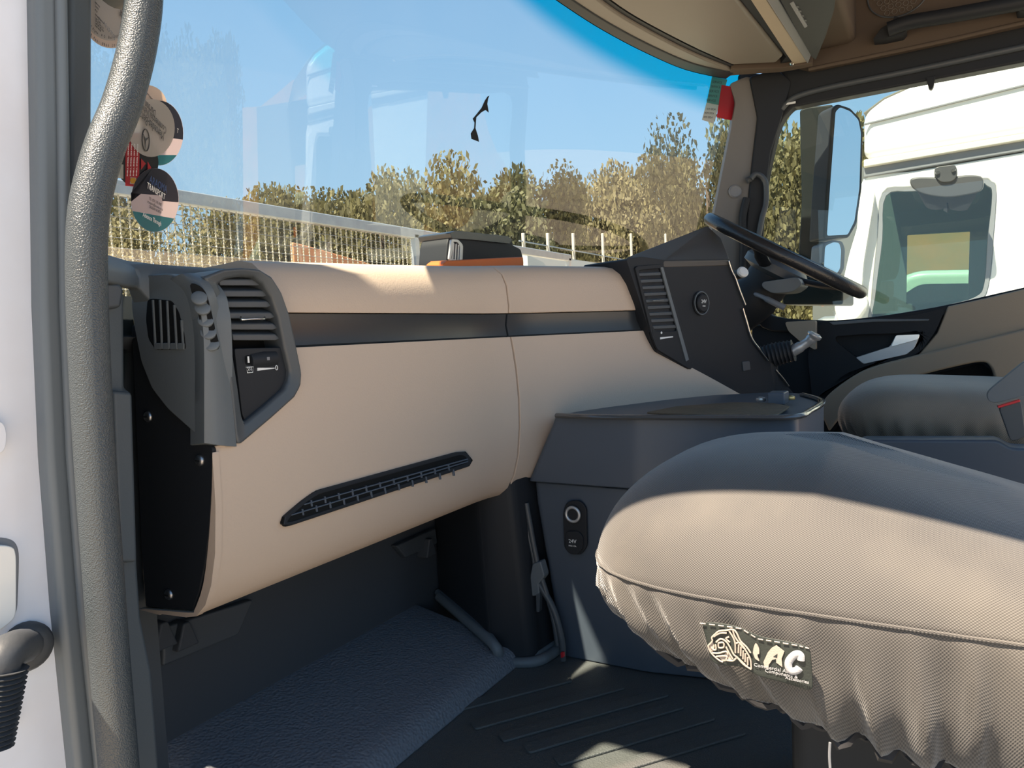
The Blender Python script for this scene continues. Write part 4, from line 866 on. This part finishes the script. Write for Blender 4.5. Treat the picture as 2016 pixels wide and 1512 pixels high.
s.flat('navy_field', ell(305, 394, 46.5, 62.5, 24, -PI-.05, .05)+[(350, 398), (320, 396), (318, 385), (258, 380)], NAVY); s.flat('teal_field', ell(305, 394, 46.5, 62.5, 24, .62, PI-.35), TEAL)
s.txt('ARAOMA', 312, 364, .0125, BLUEF, ang=-.03); s.txt('TRANSPORT', 308, 377, .0095, PRINTW, ang=-.06)
for k, tx in enumerate(('TEL: (031) 705 0987', 'transport@araoma.co.za', 'DURBAN NORTH')): s.txt(tx, 306, 397+k*8, .0045, PRINTK, ang=-.03)
s.txt('Advance Through', 300, 432, .0075, PRINTW, ang=-.05)
s = Stick('service_sticker', 'green and white service slip at the upper right of the windscreen', 1408, 195, 0, GREENF, [(1402, 150), (1432, 157), (1417, 208), (1391, 203)])
s.flat('white_slip', [(1391, 202), (1416, 207), (1405, 243), (1382, 236)], WHF)
for k in range(5): s.txt('SERVICE', 1412-k*3, 162+k*9, .010, PRINTK, ang=.0)
for k in range(3): s.txt('KM 2024', 1400-k*3, 215+k*8, .009, PRINTK)
s = Stick('red_sticker', 'plain red sticker beside the green service slip', 1432, 202, 1, REDF, [(1421, 167), (1453, 173), (1440, 237), (1411, 231)])
s = Stick('torn_sticker', 'torn black scrap of film stuck on the middle of the windscreen', 945, 235, 0, DKF, [(850+a/3.78, 120+b/3.78) for a, b in ((430, 258), (420, 280), (414, 320), (425, 385), (400, 365), (370, 382), (332, 420), (326, 500), (345, 560), (352, 602), (295, 580), (290, 540), (315, 500), (318, 460), (305, 430), (330, 400), (370, 350), (395, 295), (415, 265))])

# ================================================================== THINGS ON THE DASHBOARD TOP
dv = thing('dash_unit', 'black domed unit with pale slatted end standing on the dashboard top', 'dash unit', P(955, 520, ('y', .86)))
yo = .84
side = PL([(879, 512), (882, 478), (888, 460), (896, 455), (1000, 466), (1008, 470), (1010, 482), (1026, 490), (1030, 506), (1030, 548), (879, 548)], ('y', yo))
prism('body', rnd(side, .006, 3), (0, .07, 0), BLACK, dv, bevel=.008, seg=3)
prism('lid', rnd(PL([(886, 458), (898, 454), (1000, 465), (1008, 471), (1004, 480), (930, 472), (890, 470)], ('y', yo-.006)), .004, 3), (0, .08, 0), PIANO, dv, bevel=.004, seg=3)
gf_ = ringprism('grille_frame', resample(rnd(PL([(884, 512), (889, 470), (902, 471), (912, 482), (911, 514)], ('y', yo-.004)), .004, 3), 40), resample(rnd(PL([(889, 510), (893, 476), (901, 477), (906, 485), (905, 512)], ('y', yo-.004)), .003, 3), 40), (0, .006, 0), SILVER, dv, bevel=.001)
for k in range(3): prism('grille_bar', PL([(890+k*5.2, 512), (892+k*5.0, 478+k*2), (894.4+k*5.0, 478+k*2), (892.4+k*5.2, 512)], ('y', yo-.004)), (0, .004, 0), SILVER, gf_)
of = prism('orange_folder', PL([(872, 520), (880, 514), (985, 508), (1030, 506), (1031, 516), (1031, 540), (872, 540)], ('y', .78)), (.01, .045, .004), ORANGE, None, bevel=.002); tag(of, 'orange folder lying on the dashboard top before the black unit', 'folder')

# ================================================================== OUTSIDE
GZ = -1.95
GROUND = mat('pale yard ground', (.48, .43, .36), .9, spec=.2, vary=(.4, .5, (.38, .33, .26)))
gd = prism('ground', [V((-60, -60, GZ)), V((90, -60, GZ)), V((90, 90, GZ)), V((-60, 90, GZ))], (0, 0, -.2), GROUND); tag(gd, 'pale dusty ground of the truck yard', 'ground', kind='structure')
# ---- driver's mirror
dm = thing('door_mirror', 'tall black door mirror outside the driver window showing blue sky', 'mirror', P(1640, 480, ('x', 2.85)))
mn = V((-.62, -.78, .05)).normalized(); mp = (P(1668, 340, ('x', 2.80)), mn)
ho = [(1640, 212), (1650, 204), (1675, 212), (1694, 232), (1700, 260), (1698, 370), (1688, 440), (1672, 468), (1622, 470), (1628, 370)]
prism('housing', rnd(PL(ho, mp), .01, 4), -mn*.07, BLACK, dm, bevel=.01, seg=3)
hi_ = [(1645, 220), (1654, 211), (1674, 219), (1690, 236), (1695, 262), (1692, 370), (1682, 436), (1669, 462), (1628, 464), (1634, 370)]
prism('mirror_glass', rnd(PL(hi_, (mp[0]+mn*.002, mn)), .008, 4), -mn*.003, MIRROR, dm)
h2 = [(1622, 480), (1640, 472), (1660, 474), (1666, 490), (1664, 530), (1655, 545), (1618, 540)]
prism('wide_housing', rnd(PL(h2, mp), .01, 4), -mn*.06, GREYP, dm, bevel=.008, seg=3)
prism('wide_glass', rnd(PL([(1625, 484), (1640, 477), (1652, 478), (1656, 492), (1654, 528), (1648, 538), (1622, 535)], (mp[0]+mn*.002, mn)), .008, 4), -mn*.003, MIRROR, dm)
ARM = mat('dark green grey mirror arm', (.008, .012, .013), .6, spec=.2)
prism('arm', rnd(PL([(1574, 216), (1590, 210), (1640, 205), (1634, 330), (1622, 480), (1612, 560), (1568, 555), (1578, 400)], ('x', 2.86)), .01, 3), (.05, .0, 0), ARM, dm, bevel=.012, seg=3)
prism('arm_base', rnd(PL([(1540, 545), (1660, 545), (1660, 600), (1540, 600)], ('x', 2.545)), .01, 3), (.34, 0, 0), BLACK, dm, bevel=.01)
for a, b in ((1633, 226), (1634, 236)): box('printed_mark', P(a, b, ('x', 2.858)), (.002, .014, .007), GREYP, dm)

# ---- the white truck parked alongside
wt = thing('white_truck', 'white truck parked alongside seen through the driver window', 'truck', (5.5, -1.0, GZ))
XT = ('x', 4.4)
# door with window opening
do = [(1700, 352), (1800, 336), (2016, 299), (2250, 258), (2250, 400), (2250, 700), (2016, 760), (1850, 800), (1700, 830), (1640, 830), (1655, 640), (1685, 470)]
di = [(1738, 380), (1800, 368), (1925, 352), (1950, 358), (1961, 375), (1956, 460), (1946, 560), (1925, 592), (1850, 612), (1720, 640), (1716, 590), (1728, 470)]
ringprism('door', catmull(PL(do, XT), 4, True), catmull(PL(di, XT), 4, True), (.06, 0, 0), WTRUCK, wt, bevel=.01)
ringprism('window_seal', [p+V((-.004, 0, 0)) for p in catmull(PL(di, XT), 4, True)], inset([p+V((-.004, 0, 0)) for p in catmull(PL(di, XT), 4, True)], .022), (.03, 0, 0), GREYP, wt)
prism('window_glass', PL(di, ('x', 4.43)), (.004, 0, 0), TGLASS, wt)
prism('rear_side', PL([(2012, 299), (2700, 180), (2700, 900), (2012, 900)], ('x', 4.405)), (.05, 0, 0), WTRUCK, wt, bevel=.004)
prism('lower_side', PL([(1640, 700), (2250, 700), (2250, 1000), (1640, 1000)], ('x', 4.41)), (.05, 0, 0), WTRUCK, wt, bevel=.01)
prism('gutter_strip', PL([(1700, 330), (2016, 276), (2700, 160), (2700, 178), (2016, 297), (1700, 350)], ('x', 4.39)), (.06, 0, 0), GREYP, wt, bevel=.006)
prism('gutter_rail', PL([(1700, 314), (2016, 262), (2700, 148), (2700, 160), (2016, 276), (1700, 330)], ('x', 4.37)), (.08, 0, 0), mat('pale gutter', (.6, .58, .52), .5), wt, bevel=.008)
rf = [(1700, 314), (1700, 222), (1740, 192), (1800, 165), (1870, 142), (1960, 112), (2100, 70), (2700, -80), (2700, 148), (2016, 262)]
prism('roof_side', PL(rf, ('x', 4.42)), (.10, 0, 0), WTRUCK, wt, bevel=.05, seg=5)
RFV = PL([(1700, 222), (1740, 192), (1800, 165), (1870, 142), (1960, 112), (2100, 70), (2700, -80)], ('x', 4.5))
loft('roof', [RFV, [p+V((1.1, 0, .08)) for p in RFV], [p+V((2.2, 0, 0)) for p in RFV]], WTRUCK, wt, closed=False, cap=False, ang=180)
tube('roof_seam', PL([(1701, 245), (2016, 168), (2700, -10)], ('x', 4.415)), .006, GREYP, wt, 6)
prism('front_pillar', rnd(PL([(1696, 372), (1712, 364), (1722, 374), (1720, 400), (1700, 520), (1692, 640), (1660, 700), (1640, 640), (1672, 500), (1690, 440)], ('x', 4.34)), .03, 3), (.08, 0, 0), WTRUCK, wt, bevel=.02, seg=3)
# far side of its cab and the dark interior
fo3 = PL([(1600, 340), (2400, 250), (2400, 800), (1600, 800)], ('x', 6.5)); fi3 = PL([(1786, 462), (1910, 455), (1906, 590), (1784, 598)], ('x', 6.5))
ringprism('far_side', fo3, fi3, (.05, 0, 0), mat('grey truck lining', (.12, .13, .13), .7), wt)
box('rear_wall', (5.45, -1.05, .15), (2.05, .05, 1.7), DARK2, wt); box('inner_dash', (5.45, .35, -.35), (2.0, .5, .75), DARK2, wt, bevel=.05)
box('cab_floor', (5.45, -.3, -.75), (2.0, 1.6, .05), BLACK, wt)
prism('inner_seat', rnd([V((4.75, -.62, -.4)), V((4.75, -.45, .10)), V((4.75, -.52, .40)), V((4.75, -.70, .42)), V((4.75, -.78, -.4))], .08, 4), (.5, 0, 0), DARK2, wt, bevel=.04)
prism('white_sill', rnd(PL([(1640, 600), (1700, 572), (1712, 600), (1690, 632), (1650, 640)], ('x', 4.30)), .03, 3), (.1, 0, 0), WTRUCK, wt, bevel=.02)
prism('turn_lamp', rnd(PL([(1614, 580), (1628, 578), (1630, 600), (1616, 604)], ('x', 4.32)), .01, 3), (.03, 0, 0), ORANGE, wt, bevel=.005)
# kerb mirror over its door
km = thing('kerb_mirror', 'grey hooded kerb mirror above the window of the white truck', 'mirror', P(1863, 360, ('x', 4.3)))
kp = catmull(PL([(1793, 355), (1806, 350), (1835, 350), (1862, 352), (1900, 346), (1930, 348), (1936, 362), (1930, 376), (1900, 384), (1862, 388), (1820, 382), (1798, 370)], ('x', 4.20)), 3, True)
KM = mat('mid grey mirror hood', (.05, .053, .06), .5)
loft('hood', [kp, [p+V((.06, 0, .01)) for p in inset(kp, -.005)], [p+V((.16, 0, .005)) for p in inset(kp, .05)]], KM, km, ang=60, bevel=.008)
loft('mirror_bowl', [[p+V((.01, 0, -.01)) for p in inset(kp, .015)], [p+V((.03, 0, -.10)) for p in inset(kp, .06)]], BLACK, km, ang=60, bevel=.005)
prism('bracket', rnd(PL([(1839, 329), (1882, 323), (1886, 345), (1876, 358), (1852, 360), (1840, 346)], ('x', 4.19)), .02, 3), (.20, 0, 0), KM, km, bevel=.008)
for a, b in ((1846, 340), (1877, 335)): lathe('bolt', [(.010, 0), (.008, .006)], P(a, b, ('x', 4.188)), (-1, 0, 0), CHROME, km, 12)

# soil bank and pale car beyond the white truck
SOIL = mat('orange dry soil', (.36, .16, .06), .9, spec=.1, vary=(1.2, .5, (.22, .15, .07)))
bv = []; bf = []
for i in range(25):
    y_ = -26+i*1.15
    for j in range(7): bv.append(V((13+j*1.6, y_, GZ-.05+j*j*.16+.25*math.sin(i*1.3+j)*(.3+.1*j))))
for i in range(24):
    for j in range(6): k = i*7+j; bf.append((k, k+1, k+8, k+7))
sbk = mobj('soil_bank', bv, bf, SOIL, ang=180); tag(sbk, 'bank of orange dry soil beyond the white truck', 'soil bank', kind='structure')
pc = thing('parked_car', 'pale green white parked vehicle seen through the white truck cab', 'car', (9.0, -.4, GZ))
cprof = [(-2.6, -1.6), (-2.6, -.6), (-1.8, -.35), (-1.0, .05), (.2, .12), (.7, -.15), (1.2, -.55), (1.3, -1.6)]
CARP = mat('pale green white paint', (.66, .76, .60), .3, coat=.4)
prism('body', rnd([V((8.4, y_, z_+.34)) for y_, z_ in cprof], .12, 4), (1.6, 0, 0), CARP, pc, bevel=.08, seg=3)
prism('window', rnd([V((8.385, y_, z_+.34)) for y_, z_ in ((-1.6, -.45), (-.9, -.08), (.15, -.02), (.5, -.25), (.6, -.45))], .06, 3), (.02, 0, 0), BLACK, pc)
for y_ in (-1.9, .7): lathe('wheel', [(.34, 0), (.36, .05), (.36, .2), (.2, .24)], (8.62, y_, GZ+.36), (-1, 0, 0), BLACK, pc, 20)

# ---- mesh fence in front of the cab
YFN = 4.0
fn = thing('mesh_fence', 'wire mesh fence with grey top rail in front of the windscreen', 'fence', (3.5, YFN, GZ))
A0, A1 = P(60, 352, ('y', YFN)), P(895, 477, ('y', YFN))
zt = P(350, 396, ('y', YFN)).z
x0_, x1_ = A0.x, P(810, 470, ('y', YFN)).x
box('top_rail', ((x0_+8.5)/2, YFN, .93), (8.5-x0_, .05, .085), GALV, fn, bevel=.01)
for x in (x1_+.05, 8.45):
    box('post', (x, YFN, (GZ+.93)/2), (.07, .05, .93-GZ), GALV, fn, bevel=.008)
WIRE = mat('pale wire', (.50, .45, .33), .5, metal=.1)
pts_ = []; rr_ = []
nb = 60
for k in range(nb*4+1):
    z = lerp(-.35, .90, k/(nb*4)); pts_.append(V((0, 0, z))); rr_.append(.0042+.0034*max(0, math.cos(k*PI/2)))
proto = tube('wire', pts_, rr_, WIRE, fn, 6)
pitch = .058; n_ = int((x1_-x0_)/pitch)
for k in range(n_+1):
    o = proto if k == 0 else proto.copy()
    if k: COL.objects.link(o)
    o.location = (x0_+k*pitch, YFN, 0)
hv = []; hf = []
for k in range(22):
    z = .88-k*.058
    for (dy, dz) in ((-.002, 0), (0, .002), (.002, 0), (0, -.002)):
        hv += [V((x0_, YFN+dy, z+dz)), V((x1_, YFN+dy, z+dz))]
    b0 = k*8
    for q in range(4): r_ = (q+1) % 4; hf.append((b0+q*2, b0+q*2+1, b0+r_*2+1, b0+r_*2))
tag(mobj('cross_wires', hv, hf, GREYP, fn), kind='stuff')
# orange panel leaning behind the mesh
opn = prism('orange_barrier', [V((4.2, 4.35, GZ)), V((6.6, 4.35, GZ)), V((6.6, 4.35, .55)), V((5.6, 4.35, .62)), V((4.4, 4.35, .78)), V((4.2, 4.35, .80))], (0, .04, 0), mat('faded orange barrier', (.70, .20, .06), .7, vary=(2, .6, (.45, .3, .17))), None, bevel=.01)
tag(opn, 'faded orange barrier standing behind the mesh fence', 'barrier')
# long white-topped wall and posts farther off
fw_ = thing('boundary_fence', 'distant fence of pale posts along the foot of the trees', 'fence', (20, 14, GZ))
for k, px in enumerate((1030, 1078, 1128, 1186, 1242, 1310, 1368)):
    q = P(px, 462, ('y', 12.5)); box('post', (q.x, 12.5, (GZ+q.z+.05)/2), (.10, .10, q.z-GZ+.05), mat('pale concrete post', (.55, .5, .42), .8) if k == 0 else bpy.data.materials['pale concrete post'], fw_, bevel=.01)
box('rail', (33, 12.5, P(1100, 470, ('y', 12.5)).z-.35), (21, .04, .04), GALV, fw_)
bw = prism('boundary_wall', [V((16.6, 9.0, GZ)), V((26, 9.0, GZ)), V((26, 9.0, 2.08)), V((16.6, 9.0, 2.08))], (0, .2, 0), mat('pale blue grey wall', (.40, .44, .44), .7), None)
tag(bw, 'low pale boundary wall beyond the orange folder', 'wall')

# ---- trees
hv = []; hf = []
HILLC = mat('dry olive hillside', (.19, .16, .07), .95, spec=.1, vary=(.5, .6, (.12, .12, .05)))
for i in range(61):
    px = -100+i*30
    for j in range(9):
        d = ray(px, 500); u = V((d.x, d.y, 0)).normalized()
        top = 1.35*interp(px, [(-100, 3.6), (200, 4.2), (500, 5.6), (800, 7.2), (1100, 9.0), (1450, 12.5), (1700, 13)])
        t = j/8; hv.append(u*(66+16*t)+V((0, 0, GZ-.1+(top-GZ)*.80*math.sin(t*PI/2)+.35*math.sin(i*.9+j))))
for i in range(60):
    for j in range(8): k = i*9+j; hf.append((k, k+1, k+10, k+9))
hill = mobj('hillside', hv, hf, HILLC, ang=180); tag(hill, 'dry olive hillside behind the row of trees', 'hillside', kind='structure')
LEAF = []
for nm, c in (('olive leaves', (.15, .135, .055)), ('dry green leaves', (.20, .172, .078)), ('dusky leaves', (.115, .118, .052))):
    m_ = bpy.data.materials.new(nm); m_.use_nodes = True; t = m_.node_tree; b = t.nodes['Principled BSDF']; b.inputs['Roughness'].default_value = .7
    oi = t.nodes.new('ShaderNodeNewGeometry'); hs_ = t.nodes.new('ShaderNodeHueSaturation'); mr = t.nodes.new('ShaderNodeMapRange'); mr.inputs['To Min'].default_value = .6; mr.inputs['To Max'].default_value = 1.35
    t.links.new(oi.outputs['Random Per Island'], mr.inputs['Value']); t.links.new(mr.outputs[0], hs_.inputs['Value']); hs_.inputs['Color'].default_value = (*c, 1)
    tl = t.nodes.new('ShaderNodeBsdfTranslucent'); ms = t.nodes.new('ShaderNodeMixShader'); ms.inputs['Fac'].default_value = .35
    t.links.new(hs_.outputs[0], b.inputs['Base Color']); t.links.new(hs_.outputs[0], tl.inputs['Color'])
    t.links.new(b.outputs[0], ms.inputs[1]); t.links.new(tl.outputs[0], ms.inputs[2]); t.links.new(ms.outputs[0], t.nodes['Material Output'].inputs['Surface']); LEAF.append(m_)
BARK = mat('grey brown bark', (.16, .12, .09), .9, bump=('noise', 12, .6, .02))
def crown_mesh(seed, m_, n=20000):
    rg = random.Random(seed); vs_ = []; fs = []
    blobs = [(rg.gauss(0, .30), rg.gauss(0, .30), rg.uniform(.12, .90), rg.uniform(.15, .30)) for _ in range(44)]
    for k in range(n):
        bx, by, bz_, br = rg.choice(blobs); d = V((rg.gauss(0, 1), rg.gauss(0, 1), rg.gauss(0, 1))).normalized()*br*(rg.random()**.4)
        c = V((bx, by, bz_))+V((d.x, d.y, d.z*.8)); a = V((rg.gauss(0, 1), rg.gauss(0, 1), rg.gauss(0, 1))).normalized(); b = a.orthogonal().normalized(); s = rg.uniform(.012, .028)
        i = len(vs_); vs_ += [c+a*s, c+b*s*.6, c-a*s, c-b*s*.6]; fs.append((i, i+1, i+2, i+3))
    me = bpy.data.meshes.new('crown'); me.from_pydata([tuple(v) for v in vs_], [], fs); me.materials.append(m_); return me
crowns = [crown_mesh(11+k, LEAF[k % 3]) for k in range(5)]
tp = tube('trunk', [V((0, 0, 0)), V((.01, 0, .3)), V((-.01, .01, .6)), V((0, 0, .8))], [.035, .028, .018, .008], BARK, None, 8); trunk_me = tp.data; bpy.data.objects.remove(tp)
tops = [(205, 395), (255, 405), (320, 412), (385, 405), (440, 408), (500, 402), (545, 392), (600, 388), (655, 374), (705, 358), (745, 360), (800, 376), (850, 358), (905, 366), (955, 352), (1010, 336), (1065, 350), (1130, 318), (1190, 328), (1245, 318), (1300, 318), (1345, 300), (1390, 276), (1430, 258), (1475, 250), (1540, 250), (1590, 262), (1650, 300)]
rg = random.Random(3)
words = ['tall', 'broad', 'rounded', 'ragged', 'bushy', 'leaning', 'dense', 'open']
for k, (px, py) in enumerate(tops[::2]):
    d = ray(px, py); dist = (30 if k % 2 else 40)+rg.uniform(-2, 2)+(16 if px > 1150 else 0); h_ = math.hypot(d.x, d.y); p = d*(dist/h_); H = p.z-GZ
    tr = thing('tree', 'olive green tree in the row behind the fences, %s from the left' % (('first', 'second', 'third', 'fourth', 'fifth', 'sixth', 'seventh', 'eighth', 'ninth', 'tenth', 'eleventh', 'twelfth', 'thirteenth', 'fourteenth', 'fifteenth', 'sixteenth', 'seventeenth', 'eighteenth', 'nineteenth', 'twentieth', 'twenty-first', 'twenty-second', 'twenty-third', 'twenty-fourth', 'twenty-fifth', 'twenty-sixth', 'twenty-seventh', 'twenty-eighth')[k]), 'tree', (p.x, p.y, GZ), 'trees behind the fences')
    wd = (4.2+rg.uniform(-.4, .6))*(1.35 if px > 1150 else 1)
    for nm, me, sc in (('crown', crowns[k % 5], (wd, wd, H*1.0)), ('trunk', trunk_me, (H*.9, H*.9, H))):
        o = bpy.data.objects.new(nm, me); COL.objects.link(o); o.parent = tr; o.scale = sc; o.rotation_euler = (0, 0, rg.uniform(0, 6))
        if nm == 'crown': o['kind'] = 'stuff'
